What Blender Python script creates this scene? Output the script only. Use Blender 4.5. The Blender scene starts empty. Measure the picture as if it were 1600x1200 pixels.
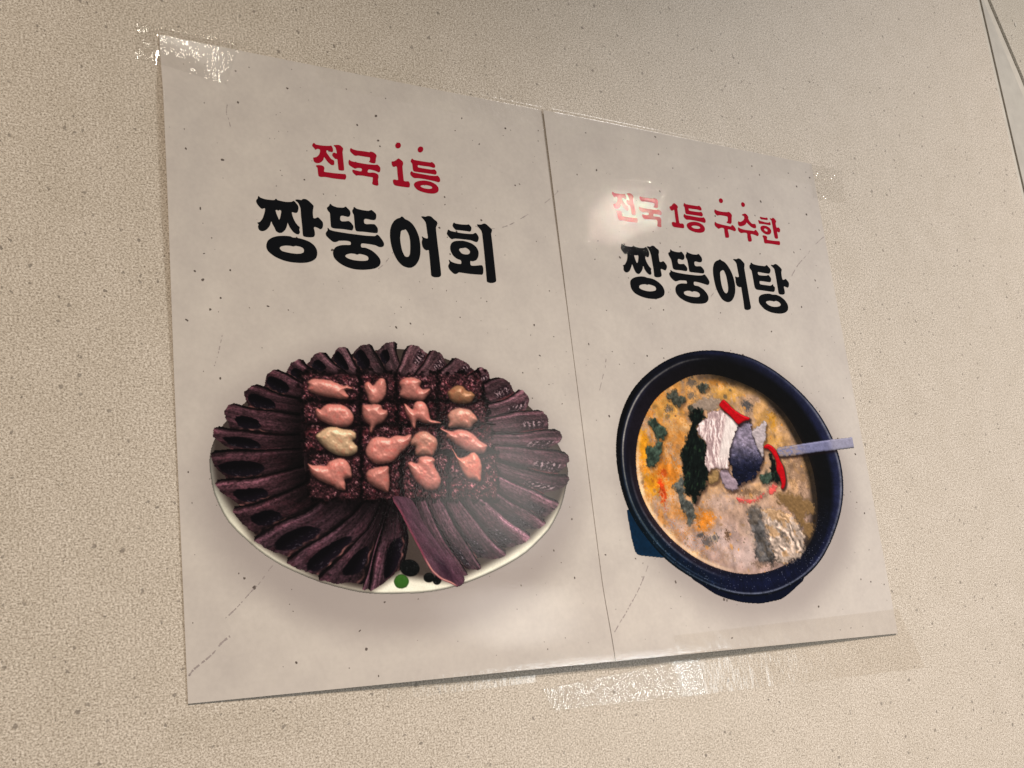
# Two laminated menu posters taped to a speckled wall panel, seen from lower left.
import bpy, math, random
import numpy as np
from mathutils import Vector, Matrix
from mathutils.geometry import tessellate_polygon

scene = bpy.context.scene
COL = scene.collection

# ------------------------------------------------------------------ camera
cam_d = bpy.data.cameras.new('camera')
cam_d.sensor_width = 36.0
cam_d.lens = 43.21
cam_d.clip_start = 0.01
cam_d.clip_end = 60.0
cam = bpy.data.objects.new('camera', cam_d)
COL.objects.link(cam)
cam.matrix_world = Matrix(((0.83917323, -0.04360589, -0.54211328, -0.22882781),
                           (-0.53275552, -0.266343, -0.80326394, -0.6984604),
                           (-0.10936104, 0.96289144, -0.24673919, -0.4372436),
                           (0, 0, 0, 1)))
scene.camera = cam

# ------------------------------------------------------------------ room light
scene.view_settings.view_transform = 'Standard'
scene.view_settings.look = 'None'
scene.view_settings.exposure = 0.0
scene.view_settings.gamma = 1.0
world = bpy.data.worlds.new('World')
scene.world = world
world.use_nodes = True
world.node_tree.nodes['Background'].inputs[0].default_value = (1.0, 0.965, 0.93, 1)
world.node_tree.nodes['Background'].inputs[1].default_value = 0.16


def lamp(name, kind, loc, target, power, color, **kw):
    d = bpy.data.lights.new(name, kind)
    d.energy = power
    d.color = color
    for k, v in kw.items():
        setattr(d, k, v)
    o = bpy.data.objects.new(name, d)
    COL.objects.link(o)
    o.location = loc
    o.rotation_euler = (Vector(target) - Vector(loc)).to_track_quat('-Z', 'Y').to_euler()
    return o


# ceiling spot high on the right: thin shadows below and left of the sheets
lamp('high_spot', 'SPOT', (2.5, -2.2, 2.2), (0.85, 0.0, -1.05), 780.0, (1.0, 0.935, 0.895), spot_size=math.radians(37), spot_blend=1.0, shadow_soft_size=0.05)
# unseen warm fill spot, added upper left to yellow the lower-left wall
lamp('high_spot', 'SPOT', (-1.3, -2.2, 1.6), (-0.15, 0.0, -0.76), 325.0, (1.0, 0.885, 0.745), spot_size=math.radians(40), spot_blend=1.0, shadow_soft_size=0.10)
# small bulbs mirrored in the film and the tape
lamp('bulb', 'POINT', (1.825, -1.687, 0.775), (0, 0, 0), 4.5, (1.0, 0.88, 0.72), shadow_soft_size=0.012)
lamp('bulb', 'POINT', (0.58, -1.64, 1.01), (0, 0, 0), 3.2, (1.0, 0.92, 0.78), shadow_soft_size=0.06)
# cool window low on the right
lamp('window', 'AREA', (1.50, -1.62, -0.47), (0.30, 0.0, -0.40), 11.0, (0.90, 0.97, 1.0), shape='RECTANGLE', size=0.40, size_y=0.24)
# unseen soft area lamp, placed to mirror as sheen in the platter
lamp('sheen_lamp', 'AREA', (1.25, -1.60, 0.02), (0.20, 0.0, -0.30), 1.15, (1.0, 0.95, 0.88), shape='DISK', size=0.30)

# ------------------------------------------------------------------ measured data (0.1 mm on the wall plane, x right / z down)
LETTERS = [[0,"red",[[[[1031,595],[1047,605],[1102,604],[1145,598],[1161,595],[1171,619],[1166,640],[1153,643],[1139,636],[1121,636],[1121,653],[1135,674],[1151,695],[1171,704],[1171,731],[1160,740],[1145,738],[1124,722],[1108,701],[1099,690],[1093,707],[1077,728],[1056,740],[1035,742],[1020,732],[1018,715],[1017,706],[1042,697],[1063,676],[1071,655],[1071,637],[1055,635],[1038,644],[1032,635],[1018,621],[1019,609]],[]],[[[1177,590],[1189,585],[1209,580],[1226,581],[1242,593],[1248,602],[1245,614],[1241,631],[1242,697],[1243,756],[1239,766],[1223,770],[1204,770],[1199,762],[1197,691],[1181,689],[1168,677],[1161,667],[1165,651],[1178,643],[1196,646],[1194,619],[1188,600]],[]],[[[1033,763],[1052,755],[1075,754],[1090,759],[1095,772],[1090,792],[1094,799],[1165,798],[1248,793],[1254,810],[1248,828],[1240,835],[1162,838],[1097,836],[1065,841],[1049,837],[1045,824],[1043,776]],[]]]],[0,"red",[[[[1307,589],[1321,595],[1354,599],[1408,597],[1449,597],[1457,591],[1476,592],[1493,601],[1503,616],[1496,634],[1489,669],[1479,677],[1462,678],[1439,672],[1447,659],[1448,638],[1438,637],[1391,637],[1357,637],[1340,642],[1327,639],[1302,618],[1299,602]],[]],[[[1287,680],[1300,687],[1346,691],[1427,692],[1488,687],[1502,683],[1520,697],[1523,714],[1518,733],[1507,741],[1494,737],[1464,731],[1430,731],[1423,754],[1462,749],[1486,751],[1501,760],[1503,777],[1497,797],[1497,834],[1488,844],[1471,844],[1449,837],[1453,817],[1457,787],[1445,786],[1378,785],[1341,788],[1331,792],[1309,775],[1303,763],[1306,752],[1318,751],[1341,753],[1371,753],[1377,732],[1346,732],[1328,740],[1315,737],[1284,720],[1279,701]],[]]]],[0,"red",[[[[1672,610],[1685,612],[1708,630],[1708,649],[1701,667],[1700,714],[1701,775],[1714,779],[1739,776],[1748,795],[1742,819],[1731,823],[1668,825],[1627,822],[1614,807],[1615,784],[1628,777],[1645,779],[1656,774],[1655,741],[1656,680],[1648,673],[1637,680],[1623,679],[1616,663],[1618,642],[1634,638],[1652,627]],[]]]],[0,"red",[[[[1786,593],[1799,601],[1867,602],[1932,601],[1947,595],[1967,609],[1971,626],[1964,637],[1953,639],[1921,635],[1863,637],[1829,637],[1827,654],[1868,656],[1933,656],[1963,651],[1977,666],[1974,684],[1962,691],[1929,690],[1858,691],[1815,692],[1790,691],[1783,675],[1782,634],[1771,619],[1775,606]],[]],[[[1771,693],[1786,701],[1856,703],[1928,704],[1968,700],[1983,696],[1999,714],[1999,735],[1990,745],[1978,747],[1946,743],[1874,739],[1817,740],[1792,743],[1778,740],[1759,722],[1760,705]],[]],[[[1780,790],[1796,773],[1826,759],[1873,750],[1923,753],[1961,768],[1978,789],[1978,810],[1965,829],[1935,842],[1892,846],[1842,842],[1804,831],[1783,810]],[[[1832,800],[1848,789],[1880,784],[1912,786],[1927,793],[1923,804],[1899,811],[1859,811]]]]]],[0,"red",[[[[1699,518],[1693,524],[1687,529],[1679,531],[1672,532],[1666,530],[1661,526],[1659,520],[1658,513],[1660,506],[1664,499],[1670,493],[1676,488],[1684,485],[1691,485],[1697,486],[1702,490],[1704,496],[1705,503],[1703,510]],[]]]],[0,"red",[[[[1879,519],[1873,526],[1866,531],[1858,534],[1851,534],[1845,533],[1840,529],[1838,523],[1838,516],[1840,508],[1844,501],[1850,494],[1857,489],[1865,486],[1872,486],[1878,487],[1883,491],[1885,497],[1885,504],[1883,512]],[]]]],[0,"ink",[[[[608,1042],[621,1051],[653,1058],[696,1058],[718,1055],[729,1044],[740,1053],[794,1058],[838,1052],[854,1043],[869,1056],[883,1076],[883,1098],[875,1121],[861,1128],[845,1126],[834,1128],[840,1160],[853,1192],[870,1215],[883,1226],[879,1245],[882,1261],[873,1277],[856,1278],[835,1266],[813,1237],[802,1211],[799,1205],[791,1234],[777,1260],[755,1280],[736,1284],[715,1274],[705,1250],[691,1224],[685,1210],[675,1239],[655,1266],[633,1282],[612,1286],[597,1277],[592,1258],[597,1242],[589,1231],[607,1223],[627,1196],[641,1160],[647,1138],[646,1122],[631,1129],[619,1126],[599,1104],[590,1083],[594,1069],[602,1060]],[[[721,1126],[731,1124],[740,1127],[750,1121],[760,1127],[756,1151],[748,1180],[742,1190],[737,1182],[726,1152]]]],[[[865,1036],[886,1029],[908,1030],[921,1020],[943,1019],[962,1029],[982,1047],[994,1061],[989,1084],[985,1110],[986,1147],[1000,1149],[1020,1139],[1038,1154],[1052,1171],[1052,1196],[1043,1216],[1029,1223],[1014,1216],[986,1213],[988,1241],[988,1266],[979,1283],[958,1289],[927,1291],[905,1287],[901,1270],[901,1221],[898,1146],[898,1090],[884,1053]],[]],[[[641,1380],[653,1348],[682,1324],[722,1308],[772,1300],[811,1299],[830,1305],[851,1304],[894,1308],[943,1321],[976,1343],[993,1372],[995,1400],[984,1432],[955,1456],[913,1472],[863,1479],[802,1480],[748,1472],[695,1453],[657,1427],[642,1404]],[[[732,1391],[742,1378],[773,1368],[810,1366],[828,1368],[847,1362],[878,1365],[896,1373],[902,1387],[897,1402],[878,1412],[849,1417],[812,1417],[776,1414],[746,1408]]]]]],[0,"ink",[[[[1117,1029],[1133,1040],[1168,1048],[1214,1044],[1231,1034],[1243,1044],[1259,1059],[1263,1080],[1255,1101],[1241,1108],[1222,1106],[1189,1108],[1185,1143],[1219,1143],[1242,1138],[1258,1145],[1275,1166],[1276,1182],[1266,1202],[1250,1204],[1201,1202],[1136,1205],[1114,1201],[1109,1189],[1109,1132],[1109,1097],[1095,1080],[1091,1061],[1107,1046]],[]],[[[1293,1028],[1313,1039],[1359,1044],[1402,1043],[1423,1034],[1439,1042],[1457,1059],[1458,1078],[1451,1099],[1437,1107],[1413,1108],[1367,1107],[1364,1142],[1404,1140],[1424,1138],[1441,1139],[1459,1160],[1461,1179],[1456,1197],[1442,1202],[1412,1203],[1358,1203],[1302,1206],[1290,1196],[1287,1174],[1287,1116],[1286,1087],[1278,1069],[1279,1053],[1288,1042]],[]],[[[1085,1206],[1100,1219],[1135,1225],[1225,1229],[1356,1230],[1409,1227],[1436,1224],[1451,1212],[1467,1220],[1488,1247],[1499,1271],[1494,1291],[1476,1301],[1456,1301],[1430,1292],[1384,1289],[1328,1291],[1323,1318],[1355,1319],[1400,1334],[1437,1362],[1458,1391],[1459,1417],[1447,1440],[1415,1461],[1367,1474],[1314,1482],[1255,1483],[1198,1472],[1149,1449],[1116,1418],[1109,1387],[1114,1362],[1135,1337],[1172,1321],[1208,1315],[1243,1310],[1245,1289],[1214,1284],[1161,1290],[1145,1299],[1125,1304],[1109,1299],[1085,1280],[1069,1263],[1068,1245],[1083,1224]],[[[1198,1397],[1209,1383],[1239,1373],[1271,1372],[1287,1376],[1304,1369],[1337,1371],[1363,1379],[1370,1394],[1363,1408],[1340,1415],[1300,1419],[1254,1418],[1216,1410]]]]]],[0,"ink",[[[[1641,1065],[1658,1052],[1673,1060],[1682,1069],[1709,1078],[1739,1101],[1763,1140],[1780,1192],[1784,1252],[1777,1318],[1759,1368],[1730,1406],[1700,1426],[1671,1431],[1631,1422],[1597,1393],[1571,1346],[1555,1286],[1550,1225],[1555,1171],[1570,1128],[1595,1092],[1622,1072]],[[[1635,1185],[1641,1164],[1658,1153],[1667,1153],[1677,1146],[1690,1161],[1701,1189],[1705,1231],[1701,1285],[1694,1327],[1682,1347],[1666,1352],[1651,1346],[1636,1310],[1629,1257],[1629,1216]]]],[[[1814,1034],[1832,1030],[1848,1030],[1868,1022],[1894,1023],[1918,1043],[1939,1058],[1937,1080],[1926,1100],[1924,1133],[1925,1218],[1928,1338],[1929,1451],[1922,1469],[1903,1478],[1871,1481],[1852,1475],[1847,1465],[1848,1400],[1848,1283],[1828,1286],[1810,1276],[1799,1256],[1798,1226],[1806,1201],[1803,1184],[1819,1191],[1849,1193],[1849,1154],[1847,1094],[1844,1073],[1833,1056]],[]]]],[0,"ink",[[[[2078,1046],[2091,1052],[2140,1053],[2188,1049],[2202,1045],[2217,1058],[2222,1070],[2215,1093],[2202,1101],[2189,1100],[2135,1100],[2088,1101],[2073,1088],[2064,1074],[2067,1061]],[]],[[[2025,1106],[2041,1114],[2093,1119],[2159,1121],[2227,1116],[2252,1104],[2267,1117],[2275,1138],[2269,1160],[2257,1175],[2240,1175],[2201,1167],[2134,1167],[2074,1169],[2047,1177],[2031,1169],[2010,1144],[2013,1129]],[]],[[[2099,1183],[2133,1179],[2166,1181],[2211,1192],[2245,1215],[2260,1248],[2254,1285],[2234,1315],[2202,1329],[2183,1329],[2183,1361],[2225,1359],[2276,1351],[2285,1374],[2281,1405],[2271,1423],[2251,1425],[2170,1428],[2078,1425],[2060,1436],[2043,1441],[2028,1436],[2001,1411],[1993,1385],[2007,1360],[2004,1337],[2021,1349],[2053,1358],[2100,1359],[2103,1332],[2073,1323],[2043,1302],[2026,1267],[2026,1237],[2040,1208],[2065,1191]],[[[2098,1253],[2109,1240],[2133,1235],[2153,1230],[2176,1239],[2187,1253],[2184,1268],[2168,1279],[2141,1282],[2115,1276]]]],[[[2271,1039],[2291,1035],[2308,1033],[2333,1022],[2353,1025],[2378,1045],[2397,1061],[2394,1078],[2386,1097],[2387,1166],[2386,1314],[2385,1450],[2381,1465],[2359,1477],[2328,1481],[2306,1475],[2303,1464],[2306,1353],[2308,1218],[2308,1106],[2302,1079],[2287,1062]],[]]]],[1,"red",[[[[3568,605],[3584,615],[3637,615],[3677,611],[3692,608],[3702,632],[3698,652],[3686,655],[3672,647],[3655,647],[3656,664],[3669,685],[3685,705],[3705,715],[3705,741],[3695,750],[3681,747],[3661,730],[3644,710],[3636,699],[3631,715],[3615,735],[3596,747],[3576,748],[3562,739],[3559,722],[3558,713],[3582,704],[3601,684],[3608,664],[3608,647],[3592,644],[3576,653],[3571,644],[3557,630],[3558,618]],[]],[[[3707,604],[3718,599],[3738,595],[3753,596],[3769,608],[3775,617],[3772,629],[3769,645],[3772,709],[3774,767],[3771,777],[3756,780],[3737,779],[3733,772],[3729,702],[3713,700],[3701,688],[3695,678],[3698,663],[3709,655],[3727,659],[3724,632],[3718,614]],[]],[[[3575,769],[3593,762],[3614,761],[3629,767],[3634,779],[3630,798],[3634,805],[3702,806],[3780,803],[3787,819],[3781,837],[3773,843],[3700,845],[3638,842],[3607,846],[3592,841],[3588,829],[3584,782]],[]]]],[1,"red",[[[[3843,607],[3862,611],[3928,609],[3978,607],[3992,602],[4015,607],[4031,626],[4024,648],[4018,679],[4007,688],[3987,687],[3971,683],[3984,667],[3987,647],[3922,644],[3882,646],[3865,650],[3849,646],[3836,626]],[]],[[[3823,699],[3839,706],[3911,707],[3997,704],[4015,697],[4037,705],[4051,723],[4044,740],[4033,747],[4017,745],[3964,742],[3957,763],[3993,763],[4023,764],[4035,783],[4028,814],[4027,842],[4018,850],[3998,851],[3982,845],[3989,819],[3988,794],[3962,792],[3881,799],[3861,802],[3847,793],[3838,777],[3843,761],[3861,763],[3905,761],[3910,741],[3872,743],[3851,745],[3833,737],[3816,722]],[]]]],[1,"red",[[[[4198,619],[4214,623],[4232,637],[4235,651],[4227,663],[4226,706],[4225,785],[4237,792],[4262,789],[4273,804],[4269,825],[4257,831],[4209,832],[4159,832],[4144,820],[4143,795],[4164,787],[4183,790],[4189,786],[4189,739],[4190,679],[4172,687],[4158,689],[4147,677],[4143,657],[4166,646],[4182,630]],[]]]],[1,"red",[[[[4314,601],[4327,609],[4394,610],[4458,609],[4473,603],[4492,617],[4496,633],[4489,644],[4478,646],[4446,642],[4389,644],[4355,645],[4353,662],[4394,664],[4458,663],[4487,658],[4500,673],[4497,690],[4485,698],[4453,697],[4382,698],[4340,699],[4315,698],[4308,682],[4309,642],[4299,627],[4303,615]],[]],[[[4296,701],[4310,708],[4380,710],[4451,711],[4491,707],[4506,703],[4521,720],[4520,741],[4511,751],[4499,753],[4467,749],[4397,746],[4340,746],[4315,749],[4302,746],[4283,729],[4285,712]],[]],[[[4302,796],[4318,779],[4348,765],[4395,756],[4444,759],[4481,773],[4498,795],[4497,815],[4484,833],[4454,846],[4411,851],[4362,847],[4325,836],[4304,816]],[[[4353,805],[4369,795],[4401,790],[4433,792],[4447,798],[4443,809],[4419,816],[4380,817]]]]]],[1,"red",[[[[4646,614],[4663,620],[4716,625],[4785,621],[4800,615],[4819,622],[4834,642],[4827,666],[4817,710],[4804,724],[4784,725],[4758,717],[4774,702],[4781,666],[4763,660],[4702,660],[4678,663],[4667,668],[4649,658],[4636,638]],[]],[[[4627,728],[4643,737],[4699,744],[4779,748],[4799,748],[4820,732],[4841,746],[4854,766],[4847,783],[4832,787],[4806,782],[4762,779],[4762,815],[4761,844],[4750,856],[4722,859],[4716,852],[4715,815],[4716,777],[4686,775],[4657,787],[4644,783],[4621,767],[4616,749]],[]]]],[1,"red",[[[[4952,625],[4975,611],[4994,606],[5013,615],[5026,635],[5021,650],[5035,675],[5059,692],[5095,690],[5100,714],[5090,729],[5068,731],[5039,722],[5009,701],[4994,689],[4980,707],[4948,724],[4912,733],[4893,726],[4890,704],[4897,690],[4920,692],[4951,677],[4973,656],[4974,633]],[]],[[[4885,746],[4908,753],[4955,759],[5038,757],[5066,757],[5087,743],[5105,758],[5116,778],[5107,796],[5092,800],[5066,793],[5021,791],[5021,822],[5020,850],[5009,860],[4984,863],[4976,855],[4974,822],[4976,789],[4942,788],[4913,795],[4899,793],[4879,774]],[]]]],[1,"red",[[[[5168,613],[5189,615],[5231,615],[5250,610],[5258,623],[5248,634],[5227,635],[5177,636],[5165,626]],[]],[[[5139,648],[5159,652],[5222,658],[5261,656],[5277,648],[5282,667],[5274,679],[5253,679],[5196,678],[5146,681],[5140,671]],[]],[[[5148,719],[5163,701],[5193,692],[5228,693],[5261,706],[5274,727],[5269,749],[5248,766],[5218,772],[5184,765],[5156,746]],[[[5190,731],[5198,719],[5216,718],[5231,729],[5224,742],[5207,743]]]],[[[5283,614],[5303,614],[5323,603],[5343,612],[5356,633],[5345,651],[5347,690],[5373,687],[5387,705],[5379,728],[5362,734],[5345,730],[5346,768],[5342,791],[5326,798],[5309,796],[5302,784],[5300,740],[5300,673],[5298,634]],[]],[[[5158,789],[5183,784],[5207,789],[5211,803],[5204,818],[5221,821],[5285,821],[5354,817],[5357,836],[5350,851],[5335,855],[5271,854],[5207,855],[5178,858],[5165,850],[5165,811]],[]]]],[1,"red",[[[[4756,514],[4757,521],[4756,528],[4752,534],[4747,540],[4740,544],[4733,546],[4726,546],[4719,544],[4714,540],[4711,534],[4710,527],[4711,520],[4714,514],[4720,508],[4726,504],[4734,502],[4741,502],[4747,504],[4753,508]],[]]]],[1,"red",[[[[5009,516],[5010,522],[5008,529],[5005,536],[5000,541],[4994,545],[4986,547],[4979,547],[4973,545],[4968,541],[4965,535],[4964,528],[4965,521],[4968,515],[4973,509],[4980,505],[4987,503],[4994,504],[5000,506],[5005,510]],[]]]],[1,"ink",[[[[3589,1039],[3604,1048],[3644,1056],[3688,1055],[3706,1043],[3721,1051],[3765,1056],[3811,1052],[3827,1042],[3844,1052],[3857,1081],[3854,1106],[3844,1124],[3831,1128],[3812,1122],[3813,1156],[3827,1187],[3842,1209],[3856,1222],[3850,1238],[3852,1260],[3843,1272],[3825,1273],[3802,1256],[3784,1229],[3777,1208],[3768,1230],[3750,1256],[3728,1276],[3708,1279],[3691,1267],[3679,1242],[3670,1211],[3664,1206],[3652,1231],[3631,1263],[3607,1277],[3588,1277],[3574,1263],[3574,1244],[3577,1233],[3571,1223],[3592,1213],[3612,1187],[3625,1159],[3630,1132],[3626,1121],[3613,1125],[3601,1122],[3580,1098],[3573,1082],[3577,1066]],[[[3699,1125],[3715,1127],[3738,1121],[3739,1142],[3729,1175],[3718,1188],[3711,1177],[3703,1149]]]],[[[3841,1038],[3860,1033],[3876,1034],[3895,1023],[3918,1023],[3935,1037],[3959,1051],[3962,1070],[3954,1089],[3953,1119],[3954,1152],[3974,1151],[3992,1144],[4009,1157],[4023,1178],[4019,1200],[4004,1220],[3988,1220],[3956,1214],[3955,1244],[3955,1266],[3944,1280],[3916,1288],[3887,1288],[3876,1279],[3878,1230],[3876,1165],[3873,1106],[3865,1080],[3853,1054]],[]],[[[3620,1367],[3628,1342],[3653,1321],[3690,1306],[3737,1297],[3775,1296],[3800,1302],[3832,1303],[3870,1310],[3912,1329],[3946,1358],[3960,1389],[3959,1413],[3945,1438],[3912,1458],[3867,1472],[3821,1476],[3764,1474],[3708,1464],[3654,1443],[3625,1408]],[[[3706,1385],[3718,1371],[3745,1363],[3771,1359],[3790,1362],[3810,1357],[3842,1361],[3869,1370],[3877,1386],[3867,1402],[3839,1410],[3806,1415],[3768,1414],[3731,1407],[3710,1398]]]]]],[1,"ink",[[[[4085,1033],[4103,1043],[4142,1049],[4183,1047],[4198,1040],[4213,1051],[4226,1071],[4223,1094],[4208,1110],[4188,1111],[4153,1109],[4150,1147],[4191,1147],[4209,1145],[4223,1157],[4238,1178],[4232,1200],[4218,1206],[4167,1204],[4106,1206],[4086,1198],[4082,1177],[4080,1133],[4074,1112],[4061,1089],[4058,1067],[4078,1054]],[]],[[[4259,1035],[4276,1042],[4319,1050],[4364,1048],[4383,1040],[4401,1053],[4414,1074],[4412,1096],[4396,1111],[4375,1113],[4329,1112],[4327,1148],[4368,1148],[4389,1147],[4407,1161],[4419,1182],[4412,1202],[4395,1208],[4350,1208],[4281,1209],[4258,1206],[4254,1187],[4253,1143],[4250,1105],[4240,1086],[4241,1064],[4254,1049]],[]],[[[4055,1211],[4074,1221],[4123,1228],[4216,1232],[4339,1231],[4388,1225],[4414,1214],[4429,1225],[4449,1251],[4458,1275],[4446,1298],[4428,1304],[4394,1298],[4348,1291],[4290,1289],[4286,1319],[4328,1323],[4378,1346],[4410,1379],[4421,1408],[4411,1439],[4383,1461],[4340,1472],[4284,1477],[4224,1477],[4165,1465],[4110,1440],[4082,1410],[4076,1379],[4086,1351],[4110,1329],[4153,1316],[4208,1312],[4208,1290],[4178,1289],[4137,1292],[4112,1300],[4092,1304],[4073,1298],[4047,1276],[4035,1252],[4039,1238],[4053,1226]],[[[4162,1395],[4174,1382],[4210,1373],[4236,1374],[4252,1379],[4274,1372],[4304,1374],[4326,1383],[4332,1399],[4320,1414],[4288,1421],[4241,1421],[4194,1417],[4169,1408]]]]]],[1,"ink",[[[[4596,1071],[4615,1061],[4628,1070],[4662,1082],[4691,1110],[4718,1155],[4735,1210],[4740,1274],[4729,1337],[4706,1383],[4674,1418],[4636,1434],[4604,1432],[4569,1415],[4542,1375],[4521,1322],[4513,1262],[4512,1200],[4522,1144],[4544,1102],[4570,1081]],[[[4591,1190],[4601,1169],[4621,1159],[4633,1154],[4644,1168],[4655,1203],[4658,1253],[4657,1304],[4648,1338],[4630,1357],[4613,1355],[4597,1332],[4588,1288],[4587,1238]]]],[[[4765,1046],[4788,1042],[4806,1040],[4826,1031],[4851,1036],[4875,1057],[4888,1072],[4883,1096],[4878,1113],[4878,1199],[4879,1312],[4880,1430],[4881,1458],[4870,1475],[4843,1485],[4814,1485],[4803,1473],[4806,1403],[4806,1319],[4805,1289],[4783,1290],[4760,1278],[4752,1250],[4756,1222],[4757,1199],[4776,1202],[4799,1196],[4798,1150],[4796,1087],[4787,1066]],[]]]],[1,"ink",[[[[4968,1053],[4987,1065],[5041,1071],[5123,1070],[5148,1057],[5164,1070],[5183,1089],[5182,1109],[5166,1131],[5150,1135],[5087,1134],[5031,1132],[5033,1158],[5081,1159],[5127,1155],[5147,1147],[5163,1160],[5174,1179],[5165,1203],[5152,1212],[5114,1212],[5036,1212],[5032,1240],[5093,1243],[5152,1243],[5186,1226],[5186,1241],[5202,1254],[5192,1284],[5178,1296],[5140,1297],[5051,1295],[4985,1294],[4966,1282],[4961,1254],[4960,1174],[4957,1126],[4941,1107],[4943,1084],[4956,1071]],[]],[[[5199,1051],[5225,1049],[5255,1036],[5280,1043],[5306,1062],[5321,1081],[5311,1105],[5307,1140],[5311,1172],[5330,1172],[5348,1163],[5367,1178],[5380,1197],[5373,1227],[5356,1242],[5338,1239],[5312,1236],[5312,1267],[5310,1294],[5296,1308],[5264,1313],[5242,1310],[5234,1298],[5234,1246],[5235,1176],[5234,1113],[5231,1084],[5214,1068]],[]],[[[4985,1382],[4993,1359],[5020,1338],[5067,1324],[5121,1317],[5157,1322],[5202,1320],[5252,1333],[5295,1361],[5318,1394],[5320,1423],[5309,1449],[5277,1472],[5225,1486],[5164,1489],[5099,1483],[5037,1463],[5000,1432],[4984,1408]],[[[5065,1401],[5079,1388],[5114,1381],[5144,1381],[5162,1384],[5186,1376],[5215,1382],[5232,1394],[5236,1407],[5217,1421],[5178,1430],[5133,1431],[5090,1421]]]]]]]
PLATE = [[[190,2828],[207,2726],[260,2618],[359,2503],[523,2366],[726,2245],[962,2143],[1194,2078],[1433,2032],[1627,2025],[1871,2065],[2098,2140],[2338,2245],[2555,2400],[2687,2560],[2776,2708],[2812,2848],[2768,2991],[2706,3119],[2586,3270],[2374,3424],[2155,3520],[1947,3588],[1747,3634],[1556,3653],[1282,3648],[1106,3628],[854,3557],[611,3447],[456,3341],[290,3176],[209,2998]],[[1506,1974],[1322,2003],[1139,2028],[971,2082],[812,2139],[639,2212],[484,2323],[329,2460],[225,2599],[202,2757],[220,2944],[317,3111],[439,3291],[637,3428],[850,3549],[1134,3617],[1181,3627],[1407,3525],[1406,3541],[1565,3568],[1856,3610],[1831,3579],[1902,3553],[2015,3515],[2217,3436],[2429,3329],[2577,3221],[2705,3087],[2820,2904],[2833,2740],[2782,2553],[2656,2420],[2506,2275],[2345,2188],[2174,2113],[1978,2063],[1806,2018],[1631,1984]],[[1438,3067],[1808,3607]],[[838,2265],[1228,2220],[1857,2198],[2167,2257],[2182,2649],[2209,2766],[2051,2927],[1765,3031],[1337,3062],[981,3034],[803,2859]]]
LEFT_FAN = [[[1506,1974],[1523,2089],[1565,2257]],[[1322,2003],[1375,2142],[1487,2269]],[[1139,2028],[1215,2160],[1363,2275]],[[971,2082],[1058,2181],[1206,2265]],[[812,2139],[904,2202],[1042,2272]],[[639,2212],[741,2278],[911,2346]],[[484,2323],[641,2366],[862,2416]],[[329,2460],[507,2494],[837,2517]],[[225,2599],[458,2625],[820,2638]],[[202,2757],[451,2754],[804,2729]],[[220,2944],[441,2921],[796,2839]],[[317,3111],[555,3047],[815,2940]],[[439,3291],[628,3206],[800,3137],[974,3010]],[[637,3428],[874,3294],[1104,3146],[1240,3024]],[[850,3549],[1020,3414],[1215,3250],[1349,3028]],[[1134,3617],[1216,3388],[1375,3045]],[[1181,3627],[1270,3390],[1394,3046]],[[1407,3525],[1462,3297],[1435,3046]]]
RIGHT_FAN = [[[1631,1984],[1571,2096],[1477,2270]],[[1806,2018],[1715,2124],[1593,2264]],[[1978,2063],[1881,2160],[1740,2267]],[[2174,2113],[2050,2198],[1868,2279]],[[2345,2188],[2211,2246],[2004,2328]],[[2506,2275],[2336,2343],[2076,2416]],[[2656,2420],[2417,2460],[2105,2515]],[[2782,2553],[2487,2579],[2125,2605]],[[2833,2740],[2555,2716],[2157,2686]],[[2820,2904],[2557,2863],[2147,2767]],[[2705,3087],[2463,2999],[2116,2847]],[[2577,3221],[2344,3097],[2038,2910]],[[2429,3329],[2228,3184],[1953,2945]],[[2217,3436],[2045,3268],[1840,2980]],[[2015,3515],[1898,3333],[1729,3005]],[[1902,3553],[1750,3346],[1621,3026]],[[1831,3579],[1679,3386],[1544,3038]]]
ISO = [[1394,3037],[1469,3033],[1524,3046],[1566,3106],[1603,3199],[1686,3319],[1773,3405],[1855,3534],[1874,3585],[1846,3617],[1806,3628],[1760,3605],[1696,3578],[1635,3526],[1595,3458],[1557,3374],[1502,3264],[1441,3130]]
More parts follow.
